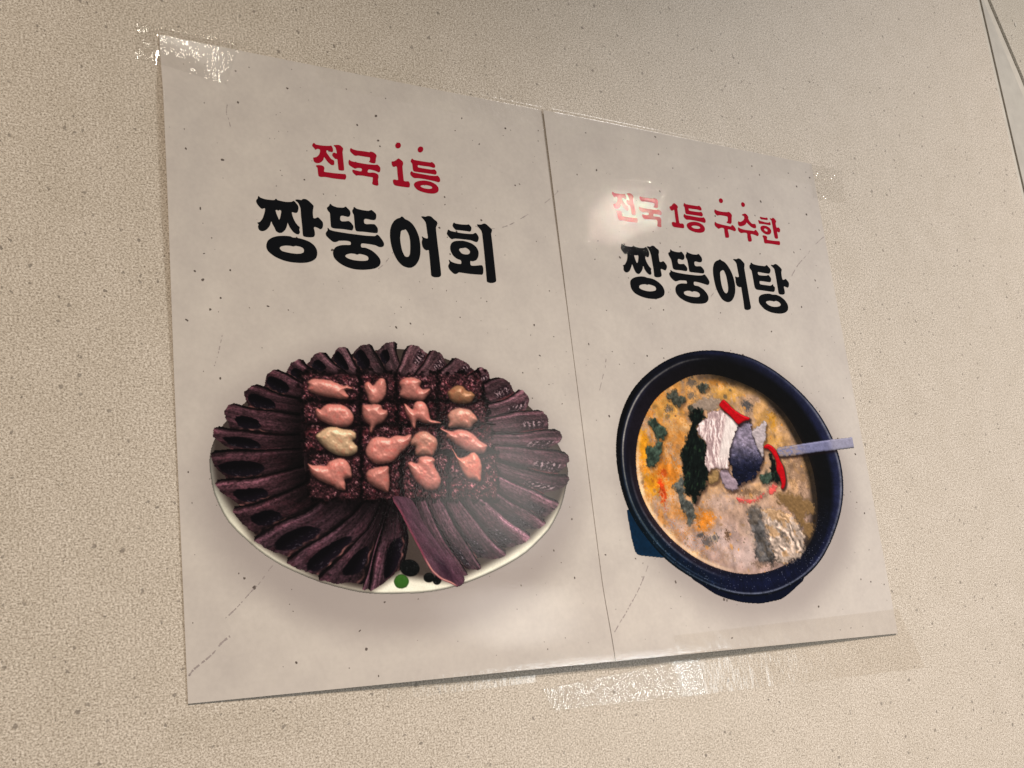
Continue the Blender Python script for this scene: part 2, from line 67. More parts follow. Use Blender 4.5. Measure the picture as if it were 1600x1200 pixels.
ROE = [[0,[[858,2289],[891,2267],[940,2262],[1006,2265],[1068,2284],[1103,2300],[1135,2294],[1157,2306],[1174,2318],[1141,2328],[1118,2333],[1130,2354],[1142,2371],[1127,2390],[1077,2392],[1015,2384],[944,2374],[884,2356],[854,2340],[865,2314]]],[0,[[1265,2275],[1294,2265],[1320,2286],[1335,2276],[1356,2253],[1385,2237],[1413,2246],[1423,2290],[1413,2343],[1381,2388],[1341,2415],[1304,2417],[1282,2400],[1268,2349],[1257,2314]]],[0,[[1516,2263],[1558,2226],[1617,2219],[1660,2226],[1688,2247],[1675,2279],[1697,2300],[1752,2293],[1738,2330],[1705,2367],[1678,2385],[1611,2379],[1544,2368],[1513,2348],[1527,2303]]],[1,[[1883,2319],[1912,2286],[1961,2261],[2011,2264],[2039,2295],[2079,2302],[2102,2324],[2088,2352],[2070,2376],[2017,2391],[1946,2389],[1898,2368]]],[0,[[902,2465],[916,2456],[937,2463],[966,2437],[1011,2425],[1074,2427],[1118,2440],[1152,2473],[1165,2511],[1150,2550],[1116,2576],[1062,2579],[1009,2571],[949,2547],[911,2523],[900,2494]]],[0,[[1233,2428],[1285,2419],[1341,2415],[1373,2423],[1380,2449],[1412,2456],[1414,2487],[1392,2518],[1357,2545],[1328,2554],[1297,2589],[1281,2615],[1264,2603],[1272,2564],[1246,2539],[1227,2497]]],[0,[[1540,2408],[1564,2416],[1600,2441],[1607,2415],[1639,2387],[1678,2385],[1710,2407],[1725,2455],[1734,2508],[1772,2516],[1811,2528],[1790,2537],[1721,2539],[1673,2532],[1625,2520],[1610,2573],[1587,2569],[1572,2521],[1548,2478]]],[3,[[1866,2477],[1890,2445],[1943,2421],[2004,2421],[2053,2435],[2090,2470],[2104,2506],[2062,2535],[2032,2567],[1977,2559],[1917,2556],[1862,2562],[1871,2522]]],[2,[[887,2645],[917,2615],[963,2584],[1026,2577],[1088,2590],[1141,2593],[1171,2617],[1168,2651],[1144,2669],[1173,2702],[1173,2731],[1146,2757],[1091,2770],[1029,2763],[969,2734],[920,2690]]],[0,[[1236,2709],[1258,2667],[1302,2640],[1367,2635],[1404,2642],[1462,2624],[1519,2627],[1558,2613],[1579,2617],[1568,2661],[1530,2705],[1478,2749],[1417,2801],[1341,2818],[1286,2814],[1243,2781],[1228,2743]]],[3,[[1563,2661],[1596,2621],[1637,2594],[1686,2588],[1732,2614],[1768,2648],[1765,2692],[1745,2728],[1717,2763],[1659,2759],[1601,2760],[1590,2730],[1597,2699],[1565,2691]]],[0,[[1796,2568],[1845,2580],[1894,2584],[1946,2569],[2006,2577],[2063,2607],[2100,2642],[2158,2677],[2149,2708],[2119,2740],[2048,2737],[1969,2716],[1913,2681],[1858,2642],[1835,2625],[1842,2603]]],[0,[[822,2822],[857,2830],[910,2826],[944,2830],[964,2805],[1018,2784],[1072,2783],[1105,2812],[1119,2862],[1115,2903],[1069,2920],[1071,2953],[1064,2986],[1046,2990],[1011,2981],[986,2961],[935,2944],[885,2920],[844,2888]]],[0,[[1216,2886],[1246,2853],[1293,2840],[1349,2831],[1386,2835],[1386,2877],[1385,2945],[1365,3003],[1325,2991],[1272,2970],[1229,2936]]],[0,[[1525,2808],[1563,2799],[1596,2807],[1614,2773],[1659,2759],[1716,2767],[1738,2789],[1726,2815],[1753,2876],[1768,2919],[1754,2962],[1722,2988],[1663,2992],[1618,2970],[1574,2928],[1542,2868]]],[4,[[1875,2708],[1893,2726],[1914,2761],[1943,2769],[1985,2755],[2029,2728],[2059,2732],[2089,2776],[2098,2830],[2085,2892],[2082,2918],[2065,2936],[2026,2923],[1976,2914],[1945,2884],[1925,2840],[1910,2796],[1890,2752]]]]
MINCE = [[[821,2230],[1236,2209],[1219,2400],[808,2415]],[[1241,2209],[1501,2196],[1482,2390],[1225,2400]],[[1506,2196],[1821,2180],[1799,2378],[1488,2390]],[[1827,2180],[2186,2161],[2162,2365],[1805,2378]],[[821,2420],[1214,2405],[1201,2555],[810,2565]],[[1220,2405],[1496,2395],[1481,2547],[1207,2555]],[[1501,2395],[1794,2384],[1777,2539],[1487,2547]],[[1800,2384],[2203,2369],[2183,2529],[1783,2539]],[[818,2570],[1205,2560],[1189,2741],[806,2747]],[[1211,2560],[1495,2552],[1477,2737],[1195,2741]],[[1500,2552],[1786,2545],[1766,2733],[1482,2737]],[[1792,2544],[2224,2533],[2200,2728],[1772,2733]],[[831,2751],[1198,2746],[1172,3050],[809,3047]],[[1204,2746],[1490,2742],[1460,3052],[1177,3050]],[[1496,2742],[1844,2738],[1809,3055],[1466,3052]],[[1850,2738],[2241,2732],[2200,3058],[1815,3055]]]
GARNISH = [[[[1460,3580],[1456,3593],[1447,3606],[1434,3615],[1419,3620],[1402,3622],[1386,3619],[1372,3612],[1361,3602],[1355,3589],[1354,3575],[1358,3562],[1366,3550],[1379,3540],[1394,3535],[1411,3533],[1427,3536],[1441,3543],[1452,3553],[1458,3566]],"leafgreen"],[[[1542,3516],[1531,3531],[1515,3542],[1495,3548],[1473,3549],[1452,3545],[1432,3536],[1417,3523],[1407,3507],[1404,3490],[1408,3473],[1418,3459],[1434,3448],[1454,3441],[1476,3440],[1498,3444],[1518,3453],[1533,3466],[1543,3482],[1546,3499]],"berry"],[[[1647,3563],[1644,3573],[1638,3581],[1628,3588],[1617,3592],[1605,3593],[1593,3591],[1582,3586],[1574,3579],[1569,3570],[1569,3560],[1571,3550],[1578,3542],[1587,3535],[1599,3531],[1611,3530],[1623,3532],[1634,3537],[1642,3545],[1646,3553]],"berry"],[[[1698,3582],[1695,3591],[1689,3599],[1682,3605],[1672,3609],[1662,3610],[1652,3608],[1644,3604],[1638,3597],[1634,3588],[1633,3579],[1636,3570],[1641,3562],[1649,3556],[1658,3552],[1669,3551],[1678,3553],[1687,3557],[1693,3564],[1697,3573]],"berry"]]
HANDLE = [[3291,3142],[3292,3224],[3300,3353],[3314,3440],[3332,3464],[3356,3473],[3573,3498],[3599,3478],[3481,3334],[3414,3203],[3371,3107]]
BASE = [[3794,3633],[3903,3715],[4016,3785],[4135,3827],[4259,3857],[4371,3871],[4462,3876],[4573,3867],[4678,3854],[4774,3816],[4883,3759],[4974,3694],[4782,3704],[4348,3747],[4033,3697]]
BOWL_OUT = [[3275,2614],[3332,2467],[3444,2280],[3598,2138],[3811,2005],[4020,1920],[4227,1876],[4379,1862],[4584,1871],[4743,1889],[4877,1930],[5042,2004],[5235,2127],[5422,2292],[5529,2449],[5581,2580],[5621,2668],[5626,2832],[5600,2995],[5536,3156],[5428,3314],[5301,3468],[5160,3593],[4953,3707],[4674,3799],[4499,3820],[4333,3816],[4174,3794],[4023,3749],[3792,3639],[3573,3499],[3408,3306],[3290,3130],[3272,2988],[3251,2831],[3260,2702]]
BOWL_IN = [[3448,2723],[3492,2576],[3564,2475],[3725,2269],[3871,2202],[4087,2089],[4235,2077],[4392,2069],[4636,2127],[4834,2193],[4979,2285],[5088,2379],[5151,2491],[5209,2620],[5266,2754],[5280,2914],[5264,3074],[5240,3232],[5184,3345],[5052,3471],[4905,3548],[4716,3612],[4448,3651],[4209,3627],[4026,3572],[3908,3524],[3698,3384],[3568,3253],[3459,3084],[3428,2950],[3434,2806]]
SOUP = [["leaf","leafa",[[3600,2477],[3627,2454],[3675,2445],[3706,2481],[3756,2518],[3773,2555],[3741,2600],[3701,2616],[3713,2653],[3694,2705],[3662,2779],[3611,2809],[3553,2824],[3536,2788],[3552,2722],[3555,2656],[3617,2669],[3658,2647],[3656,2580],[3641,2535],[3610,2499]]],["leaf","leafb",[[3822,2258],[3876,2225],[3928,2208],[3948,2253],[4014,2266],[3997,2305],[3939,2353],[3903,2339],[3872,2302],[3826,2288]]],["leaf","leafb",[[4141,2167],[4195,2149],[4255,2147],[4274,2177],[4233,2210],[4191,2220],[4157,2190]]],["leaf","leafc",[[3762,2953],[3825,2916],[3867,2894],[3889,2931],[3859,2990],[3873,3064],[3915,3093],[3936,3182],[3939,3218],[3898,3232],[3864,3261],[3846,3210],[3828,3151],[3804,3078],[3787,3019]]],["leaf","leafb",[[4031,2335],[4071,2325],[4097,2348],[4091,2379],[4050,2388],[4020,2366]]],["fish_piece","grey",[[4062,2326],[4137,2292],[4233,2261],[4333,2261],[4380,2283],[4356,2323],[4313,2364],[4222,2367],[4143,2362],[4087,2348]]],["fish_piece","scale",[[4486,3144],[4610,3138],[4633,3222],[4638,3343],[4676,3450],[4675,3548],[4558,3566],[4497,3520],[4509,3371],[4482,3257]]],["fish_piece","pale",[[4628,3153],[4744,3147],[4884,3180],[4980,3227],[5026,3306],[5051,3384],[5033,3460],[4948,3550],[4792,3582],[4696,3549],[4676,3450],[4639,3336],[4633,3222]]],["herb","olive",[[4806,3055],[4919,3024],[5076,3049],[5124,3073],[5212,3121],[5208,3184],[5088,3229],[5181,3293],[5141,3370],[5073,3384],[5048,3306],[4983,3212],[4895,3133]]],["herb","darkg",[[4094,2363],[4163,2361],[4174,2407],[4190,2430],[4122,2470],[4079,2517],[4093,2570],[4127,2600],[4159,2638],[4142,2699],[4113,2768],[4133,2820],[4121,2903],[4081,2986],[4026,3015],[4001,3045],[3951,3104],[3934,3044],[3882,3015],[3877,2941],[3885,2852],[3879,2777],[3893,2703],[3949,2611],[4004,2527],[4046,2457],[4014,2420]]],["herb","darkg",[[4821,2703],[4855,2742],[4868,2805],[4871,2860],[4894,2899],[4891,2938],[4841,2946],[4795,2915],[4792,2860],[4812,2790]]],["leaf","leafa",[[4664,2892],[4723,2861],[4797,2860],[4797,2907],[4746,2946],[4683,2946]]],["fish_skin","skin",[[4494,2499],[4648,2432],[4661,2519],[4649,2551],[4677,2590],[4713,2668],[4739,2738],[4703,2809],[4637,2871],[4575,2918],[4500,2933],[4433,2964],[4402,2918],[4375,2803],[4370,2704],[4440,2586]]],["fish_piece","palegrey",[[4654,2551],[4671,2519],[4768,2461],[4816,2436],[4841,2467],[4808,2524],[4802,2595],[4764,2627],[4746,2707],[4729,2738],[4702,2668],[4681,2597]]],["bone","bone",[[4128,2893],[4166,2848],[4236,2848],[4232,2916],[4165,2953],[4118,2946]]],["fish_piece","lilac",[[4257,2840],[4327,2839],[4368,2885],[4409,2931],[4418,2984],[4353,3007],[4296,2991],[4259,2931]]],["fish_piece","flesh",[[4085,2509],[4134,2462],[4200,2429],[4222,2394],[4271,2373],[4323,2363],[4366,2350],[4410,2384],[4464,2422],[4528,2459],[4497,2507],[4455,2563],[4423,2618],[4390,2680],[4361,2773],[4338,2834],[4260,2827],[4222,2816],[4170,2832],[4144,2862],[4124,2813],[4113,2768],[4143,2691],[4155,2630],[4120,2585],[4090,2563]]],["chilli","red",[[4360,2307],[4408,2270],[4449,2296],[4510,2349],[4585,2387],[4663,2412],[4648,2432],[4594,2442],[4536,2471],[4507,2460],[4457,2406],[4394,2361],[4356,2323]]],["chilli","red",[[4763,2656],[4784,2632],[4823,2624],[4857,2639],[4892,2670],[4914,2718],[4925,2765],[4948,2804],[4952,2860],[4950,2915],[4934,2962],[4905,2993],[4880,2985],[4894,2946],[4885,2891],[4864,2844],[4875,2773],[4859,2726],[4835,2687],[4808,2668]]],["chilli","pinkred",[[4746,2993],[4783,2969],[4829,2954],[4834,2977],[4794,3016],[4745,3047]]],["chilli","pinkred",[[4365,3045],[4411,3066],[4490,3076],[4574,3069],[4641,3046],[4689,3016],[4672,3046],[4613,3081],[4526,3099],[4426,3090],[4381,3067]]],["spoon","spoon",[[4912,2657],[5120,2625],[5349,2597],[5584,2568],[5775,2550],[5853,2547],[5857,2629],[5560,2663],[5327,2687],[5099,2714],[4929,2724]]]]
PATCHES = [[[3530,2673],74,168,"yel",1],[[3581,2941],136,118,"yel",1.1],[[3718,2867],189,139,"org",0.9],[[3650,3004],37,127,"redd",1.0],[[3691,2877],37,40,"redd",0.5],[[4028,3237],142,109,"org",0.8],[[3811,3209],88,78,"org",0.6],[[3890,2617],103,102,"org",0.35],[[3809,2368],161,113,"tan",0.8],[[4431,2215],195,108,"tan",0.9],[[4837,2440],144,120,"tan",0.5],[[4914,2411],58,88,"yel",0.45],[[4378,2138],124,43,"org",0.4],[[4837,2600],173,76,"tan",0.6],[[3771,3257],100,68,"pale",0.6],[[3869,3403],126,87,"pale",0.7],[[4165,3362],157,129,"pale",0.8],[[4364,3515],201,109,"pale",0.8],[[4220,3091],173,81,"pale",0.5],[[5107,2835],147,195,"brn",0.3],[[3455,2965],30,193,"crm",0.9],[[3513,3157],36,125,"crm",0.9],[[3661,3350],55,77,"crm",0.9],[[3854,3479],100,34,"crm",0.8],[[4022,3398],58,59,"gry",0.6],[[4232,3354],39,60,"brn",0.9],[[3956,3343],44,29,"gry",0.9],[[4098,3370],52,40,"gry",0.7],[[4574,3322],82,72,"gry",0.4],[[4652,2313],57,55,"gry",0.8],[[3828,2367],45,41,"gry",0.6],[[4077,2245],53,32,"gry",0.6],[[4097,2141],67,43,"gry",0.6],[[4531,2131],56,33,"brn",0.5],[[3678,3422],61,38,"lil",0.5],[[4554,3571],109,40,"brn",0.5],[[4781,3478],126,62,"brn",0.8],[[4666,3525],69,71,"drk",0.6],[[4539,3481],81,51,"drk",0.5],[[4469,3017],164,31,"brn",0.5],[[5004,3280],57,95,"drk",0.4],[[5005,2328],103,78,"brn",0.4]]
VEINS = [[0,1,0.55,0.8,[[14,4047],[38,4017],[80,3988],[119,3962],[158,3933],[210,3879],[261,3846]]],[0,0,0.35,0.7,[[244,3735],[301,3693],[350,3648],[409,3591],[459,3548],[529,3467],[550,3444]]],[0,0,0.3,0.6,[[3025,674],[2902,786],[2711,914],[2557,1005],[2423,1051],[2260,1041]]],[0,0,0.3,0.6,[[1438,1459],[1501,1406],[1557,1330]]],[0,0,0.3,0.6,[[435,421],[423,483],[434,518],[448,580]]],[0,0,0.3,0.6,[[312,2014],[291,2098],[272,2161],[253,2211]]],[1,1,0.4,0.8,[[3020,4000],[3087,3933],[3134,3891],[3190,3832],[3259,3763],[3333,3675],[3413,3554]]],[1,0,0.35,0.7,[[5922,717],[5778,812],[5658,916],[5531,1018],[5436,1128]]],[1,0,0.3,0.6,[[4418,1425],[4476,1376],[4530,1316]]],[1,0,0.3,0.6,[[3291,1963],[3268,2064],[3232,2141],[3187,2241]]]]
TAPES = [[[[-146,-50],[555,-70],[434,277],[-163,204]],"short shiny tape strip with glinting folds on the top corner of the platter poster","glint",0.0003,1],[[[990,-95],[3001,-88],[2976,178],[1153,147]],"long faint tape strip along the top edge of the platter poster","dull",0.0003,2],[[[3084,-76],[5922,-60],[5897,214],[3099,157]],"long faint tape strip along the top edge of the stew poster","dull",0.0003,3],[[[5908,-1],[6342,-4],[6326,331],[5875,341]],"small tape tab with one bright glint on the top corner of the stew poster","shiny",0.0005,4],[[[2394,4336],[3785,4224],[3795,4488],[2457,4475]],"sparkling wrinkled tape strip on the wall below where the two posters meet","shiny",0.0006,5],[[[3537,4061],[6019,4001],[6214,4496],[3541,4492]],"wide yellowed tape strip over the bottom edge of the stew poster","aged",0.0002,6],[[[-115,4262],[807,4273],[808,4468],[-164,4437]],"pale tape strip on the wall under the bottom corner of the platter poster","dull",0.0002,7],[[[1232,4187],[2357,4158],[2350,4283],[1230,4301]],"thin tape strip peeking out under the bottom edge of the platter poster","dull",0.0002,8]]


def lin(c):
    c = np.asarray(c, float) / 255.0
    return np.where(c <= 0.04045, c / 12.92, ((c + 0.055) / 1.055) ** 2.4)


GAIN = 1.15


def ink(r, g, b):
    return tuple(np.minimum(lin((r, g, b)) * GAIN, 0.85))


# ------------------------------------------------------------------ noise
def _h(ix, iy, seed):
    n = (ix.astype(np.int64) * 374761393 + iy.astype(np.int64) * 668265263 + seed * 1442695041) & 0x7fffffff
    n = ((n ^ (n >> 13)) * 1274126177) & 0x7fffffff
    n = ((n ^ (n >> 15)) * 2246822519) & 0x7fffffff
    return (n & 0xffff) / 65535.0


def vnoise(x, y, seed=0):
    x = np.asarray(x, float); y = np.asarray(y, float)
    ix = np.floor(x); iy = np.floor(y)
    fx = x - ix; fy = y - iy
    fx = fx * fx * (3 - 2 * fx); fy = fy * fy * (3 - 2 * fy)
    a = _h(ix, iy, seed); b = _h(ix + 1, iy, seed); c = _h(ix, iy + 1, seed); d = _h(ix + 1, iy + 1, seed)
    return (a * (1 - fx) + b * fx) * (1 - fy) + (c * (1 - fx) + d * fx) * fy


def fbm(x, y, seed=0, n=3):
    s = 0; a = 0.5; t = 0
    for k in range(n):
        s = s + a * vnoise(x * 2 ** k, y * 2 ** k, seed + 17 * k); t += a; a *= 0.55
    return s / t


def sm(a, b, x):
    t = np.clip((x - a) / (b - a), 0, 1)
    return t * t * (3 - 2 * t)


# ------------------------------------------------------------------ shape of the hung sheets
def sheet_y(x, z):
    """how far the sheet stands off the wall at x, z (metres, z negative down)."""
    x = np.asarray(x, float); z = np.asarray(z, float)
    y = 0.0009 + 0 * x
    bow = np.sin(np.pi * np.clip((x - 0.004) / 0.586, 0, 1)) ** 1.3
    y = y + 0.0036 * bow * sm(-0.36, -0.42, z)
    y = y + 0.0030 * sm(0.035, 0.0, x) * sm(-0.002, -0.05, z) * sm(-0.27, -0.09, z)
    d = np.abs(x - 0.2987)
    y = y + np.where(x > 0.2989, 0.0010 * sm(-0.20, -0.04, z) * sm(0.30, 0.0, d) + 0.0004, 0)
    return y


def link(name, me, parent=None, mat=None):
    o = bpy.data.objects.new(name, me)
    COL.objects.link(o)
    if parent is not None:
        o.parent = parent
    if mat is not None:
        me.materials.append(mat)
    return o


def mesh(name, verts, faces):
    me = bpy.data.meshes.new(name)
    me.from_pydata([tuple(v) for v in verts], [], [tuple(f) for f in faces])
    me.update()
    return me


def thing(o, label, cat, group=None):
    o['label'] = label
    o['category'] = cat
    if group:
        o['group'] = group
    return o


# ------------------------------------------------------------------ materials
def new_mat(name):
    m = bpy.data.materials.new(name)
    m.use_nodes = True
    nt = m.node_tree
    for n in list(nt.nodes):
        nt.nodes.remove(n)
    return m, nt


def N(nt, t, **kw):
    n = nt.nodes.new(t)
    for k, v in kw.items():
        if k.startswith('i_'):
            n.inputs[int(k[2:]) if k[2:].isdigit() else k[2:].replace('_', ' ')].default_value = v
        else:
            setattr(n, k, v)
    return n


def ramp(nt, fac, stops):
    r = nt.nodes.new('ShaderNodeValToRGB')
    e = r.color_ramp.elements
    while len(e) < len(stops):
        e.new(0.5)
    for el, (p, c) in zip(e, stops):
        el.position = p
        el.color = c if len(c) == 4 else (*c, 1)
    nt.links.new(fac, r.inputs[0])
    return r.outputs[0]


def mixc(nt, fac, a, b, blend='MIX'):
    m = nt.nodes.new('ShaderNodeMix')
    m.data_type = 'RGBA'
    m.blend_type = blend
    for s, v in ((m.inputs[0], fac), (m.inputs[6], a), (m.inputs[7], b)):
        if isinstance(v, (int, float)):
            s.default_value = v
        elif isinstance(v, tuple):
            s.default_value = v if len(v) == 4 else (*v, 1)
        else:
            nt.links.new(v, s)
    return m.outputs[2]


def math_(nt, op, a, b=None):
    m = nt.nodes.new('ShaderNodeMath')
    m.operation = op
    for i, v in enumerate((a, b)):
        if v is None:
            continue
        if isinstance(v, (int, float)):
            m.inputs[i].default_value = v
        else:
            nt.links.new(v, m.inputs[i])
    return m.outputs[0]


def position(nt):
    return nt.nodes.new('ShaderNodeNewGeometry').outputs['Position']


def noise(nt, vec, scale, detail=2.0, rough=0.5):
    n = nt.nodes.new('ShaderNodeTexNoise')
    n.inputs['Scale'].default_value = scale
    n.inputs['Detail'].default_value = detail
    n.inputs['Roughness'].default_value = rough
    nt.links.new(vec, n.inputs['Vector'])
    return n.outputs['Fac']


def scaled(nt, vec, s):
    m = nt.nodes.new('ShaderNodeMapping')
    m.inputs['Scale'].default_value = s
    nt.links.new(vec, m.inputs['Vector'])
    return m.outputs[0]


def laminate(nt, color, gloss=0.6):
    """print under a slightly wavy, finely pebbled laminating film"""
    p = position(nt)
    bs = nt.nodes.new('ShaderNodeBsdfPrincipled')
    out = nt.nodes.new('ShaderNodeOutputMaterial')
    nt.links.new(bs.outputs[0], out.inputs[0])
    if isinstance(color, tuple):
        bs.inputs['Base Color'].default_value = (*color[:3], 1)
    else:
        nt.links.new(color, bs.inputs['Base Color'])
    bs.inputs['Roughness'].default_value = 0.55
    bs.inputs['Specular IOR Level'].default_value = 0.0
    bs.inputs['Coat Weight'].default_value = gloss
    bs.inputs['Coat Roughness'].default_value = 0.035
    bs.inputs['Coat IOR'].default_value = 1.5
    wave = noise(nt, scaled(nt, p, (1, 1, 0.55)), 15.0, 1.0)
    peb = noise(nt, p, 850.0, 2.0, 0.6)
    b1 = N(nt, 'ShaderNodeBump', i_Strength=1.0, i_Distance=0.0003)
    nt.links.new(wave, b1.inputs['Height'])
    b2 = N(nt, 'ShaderNodeBump', i_Strength=1.0, i_Distance=4e-05)
    nt.links.new(peb, b2.inputs['Height'])
    nt.links.new(b1.outputs[0], b2.inputs['Normal'])
    nt.links.new(b2.outputs[0], bs.inputs['Coat Normal'])
    return bs


def ellipse_fall(nt, p, cx, cz, rx, rz, r0, r1):
    m = nt.nodes.new('ShaderNodeMapping')
    m.inputs['Location'].default_value = (-cx / rx, 0, -cz / rz)
    m.inputs['Scale'].default_value = (1 / rx, 0.0, 1 / rz)
    nt.links.new(p, m.inputs['Vector'])
    v = nt.nodes.new('ShaderNodeVectorMath')
    v.operation = 'LENGTH'
    nt.links.new(m.outputs[0], v.inputs[0])
    r = nt.nodes.new('ShaderNodeMapRange')
    r.interpolation_type = 'SMOOTHSTEP'
    r.inputs['From Min'].default_value = r1
    r.inputs['From Max'].default_value = r0
    nt.links.new(v.outputs['Value'], r.inputs['Value'])
    return r.outputs[0]


def paper_mat(name, ell, base=None):
    """cream stone-look paper, with the soft grey vignette printed round the dish"""
    m, nt = new_mat(name)
    p = position(nt)
    c = ramp(nt, noise(nt, p, 26.0, 4.0, 0.6), [(0.25, ink(*PAPER_A)), (0.75, ink(*PAPER_B))])
    g = noise(nt, p, 320.0, 2.0)
    c = mixc(nt, 1.0, c, ramp(nt, g, [(0.3, (0.95, 0.95, 0.95)), (0.7, (1, 1, 1))]), 'MULTIPLY')
    f = ellipse_fall(nt, p, *ell)
    c = mixc(nt, math_(nt, 'MULTIPLY', f, 0.85), c, ink(150, 139, 134))
    laminate(nt, c)
    return m


def flat_mat(name, col, vary=0.12):
    m, nt = new_mat(name)
    p = position(nt)
    n = noise(nt, p, 180.0, 2.0)
    c = mixc(nt, n, tuple(v * (1 - vary) for v in col), tuple(v * (1 + vary) for v in col))
    laminate(nt, c)
    return m


PAPER_A = (178, 168, 160)
PAPER_B = (192, 182, 172)
M_paper_fish = paper_mat('printed_paper_platter', (0.150, -0.297, 0.140, 0.098, 0.86, 1.12))
M_paper_stew = paper_mat('printed_paper_stew', (0.450, -0.296, 0.124, 0.108, 0.86, 1.12))
M_red = flat_mat('red_ink', ink(142, 6, 30), 0.10)
M_ink = flat_mat('black_ink', ink(8, 9, 12), 0.2)
M_speck = flat_mat('speck_ink', ink(92, 82, 76), 0.3)
M_vein = flat_mat('vein_ink', ink(146, 134, 130), 0.15)

m, nt = new_mat('printed_picture')
at = nt.nodes.new('ShaderNodeAttribute')
at.attribute_name = 'Col'
g = noise(nt, position(nt), 900.0, 2.0, 0.7)
c = mixc(nt, 1.0, at.outputs['Color'], ramp(nt, g, [(0.25, (0.90, 0.90, 0.90)), (0.75, (1.09, 1.09, 1.09))]), 'MULTIPLY')
laminate(nt, c)
M_pic = m


def wall_mat(name, tint=(1, 1, 1)):
    m, nt = new_mat(name)
    p = position(nt)
    q = scaled(nt, p, (1.0, 1.0, 1.25))
    g1 = noise(nt, q, 780.0, 4.0, 0.72)
    c = ramp(nt, g1, [(0.30, WALL[0]), (0.47, WALL[1]), (0.56, WALL[2]), (0.72, WALL[3])])
    g3 = noise(nt, q, 300.0, 3.0, 0.7)
    c = mixc(nt, 1.0, c, ramp(nt, g3, [(0.32, (0.86, 0.845, 0.825)), (0.52, (1.0, 1.0, 1.0)), (0.70, (1.06, 1.06, 1.06))]), 'MULTIPLY')
    # tan clouding
    g2 = noise(nt, p, 38.0, 3.0)
    c = mixc(nt, 1.0, c, ramp(nt, g2, [(0.3, (0.93, 0.925, 0.91)), (0.7, (1.0, 1.0, 1.0))]), 'MULTIPLY')
    # sparse dark mineral flecks
    v = N(nt, 'ShaderNodeTexVoronoi', feature='F1')
    v.inputs['Scale'].default_value = 190.0
    wob = nt.nodes.new('ShaderNodeVectorMath'); wob.operation = 'MULTIPLY_ADD'
    nz = nt.nodes.new('ShaderNodeTexNoise'); nz.inputs['Scale'].default_value = 420.0
    nt.links.new(p, nz.inputs['Vector'])
    nt.links.new(nz.outputs['Color'], wob.inputs[0])
    wob.inputs[1].default_value = (0.0035,) * 3
    nt.links.new(p, wob.inputs[2])
    nt.links.new(wob.outputs[0], v.inputs['Vector'])
    sep = nt.nodes.new('ShaderNodeSeparateColor')
    nt.links.new(v.outputs['Color'], sep.inputs[0])
    size = math_(nt, 'MULTIPLY', math_(nt, 'POWER', sep.outputs[0], 3.2), 0.25)
    spot = math_(nt, 'LESS_THAN', v.outputs['Distance'], size)
    c = mixc(nt, math_(nt, 'MULTIPLY', spot, math_(nt, 'MULTIPLY_ADD', sep.outputs[1], 0.6)), c, WALL[4])
    if tint != (1, 1, 1):
        c = mixc(nt, 1.0, c, tint, 'MULTIPLY')
    bs = nt.nodes.new('ShaderNodeBsdfPrincipled')
    out = nt.nodes.new('ShaderNodeOutputMaterial')
    nt.links.new(bs.outputs[0], out.inputs[0])
    nt.links.new(c, bs.inputs['Base Color'])
    bs.inputs['Roughness'].default_value = 0.5
    bs.inputs['Specular IOR Level'].default_value = 0.3
    b = N(nt, 'ShaderNodeBump', i_Strength=0.15, i_Distance=0.0002)
    nt.links.new(g1, b.inputs['Height'])
    nt.links.new(b.outputs[0], bs.inputs['Normal'])
    return m


WALL = [(0.13, 0.098, 0.068), (0.485, 0.408, 0.328), (0.655, 0.57, 0.475), (0.88, 0.8, 0.705), (0.17, 0.138, 0.11)]
M_wall = wall_mat('speckled_wall_panel')
M_wall2 = wall_mat('speckled_wall_panel_grey', (0.90, 0.92, 0.91))
m, nt = new_mat('joint_filler')
p = position(nt)
c = ramp(nt, noise(nt, p, 60.0, 3.0), [(0.3, (0.38, 0.34, 0.285)), (0.7, (0.45, 0.405, 0.34))])
bs = nt.nodes.new('ShaderNodeBsdfPrincipled'); out = nt.nodes.new('ShaderNodeOutputMaterial')
nt.links.new(c, bs.inputs['Base Color']); nt.links.new(bs.outputs[0], out.inputs[0]); bs.inputs['Roughness'].default_value = 0.6
M_filler = m
m, nt = new_mat('joint_shadow_gap')
p = position(nt)
c = ramp(nt, noise(nt, p, 90.0, 3.0), [(0.3, (0.47, 0.42, 0.35)), (0.7, (0.55, 0.49, 0.41))])
bs = nt.nodes.new('ShaderNodeBsdfPrincipled'); out = nt.nodes.new('ShaderNodeOutputMaterial')
nt.links.new(c, bs.inputs['Base Color']); nt.links.new(bs.outputs[0], out.inputs[0]); bs.inputs['Roughness'].default_value = 0.8
M_gap = m


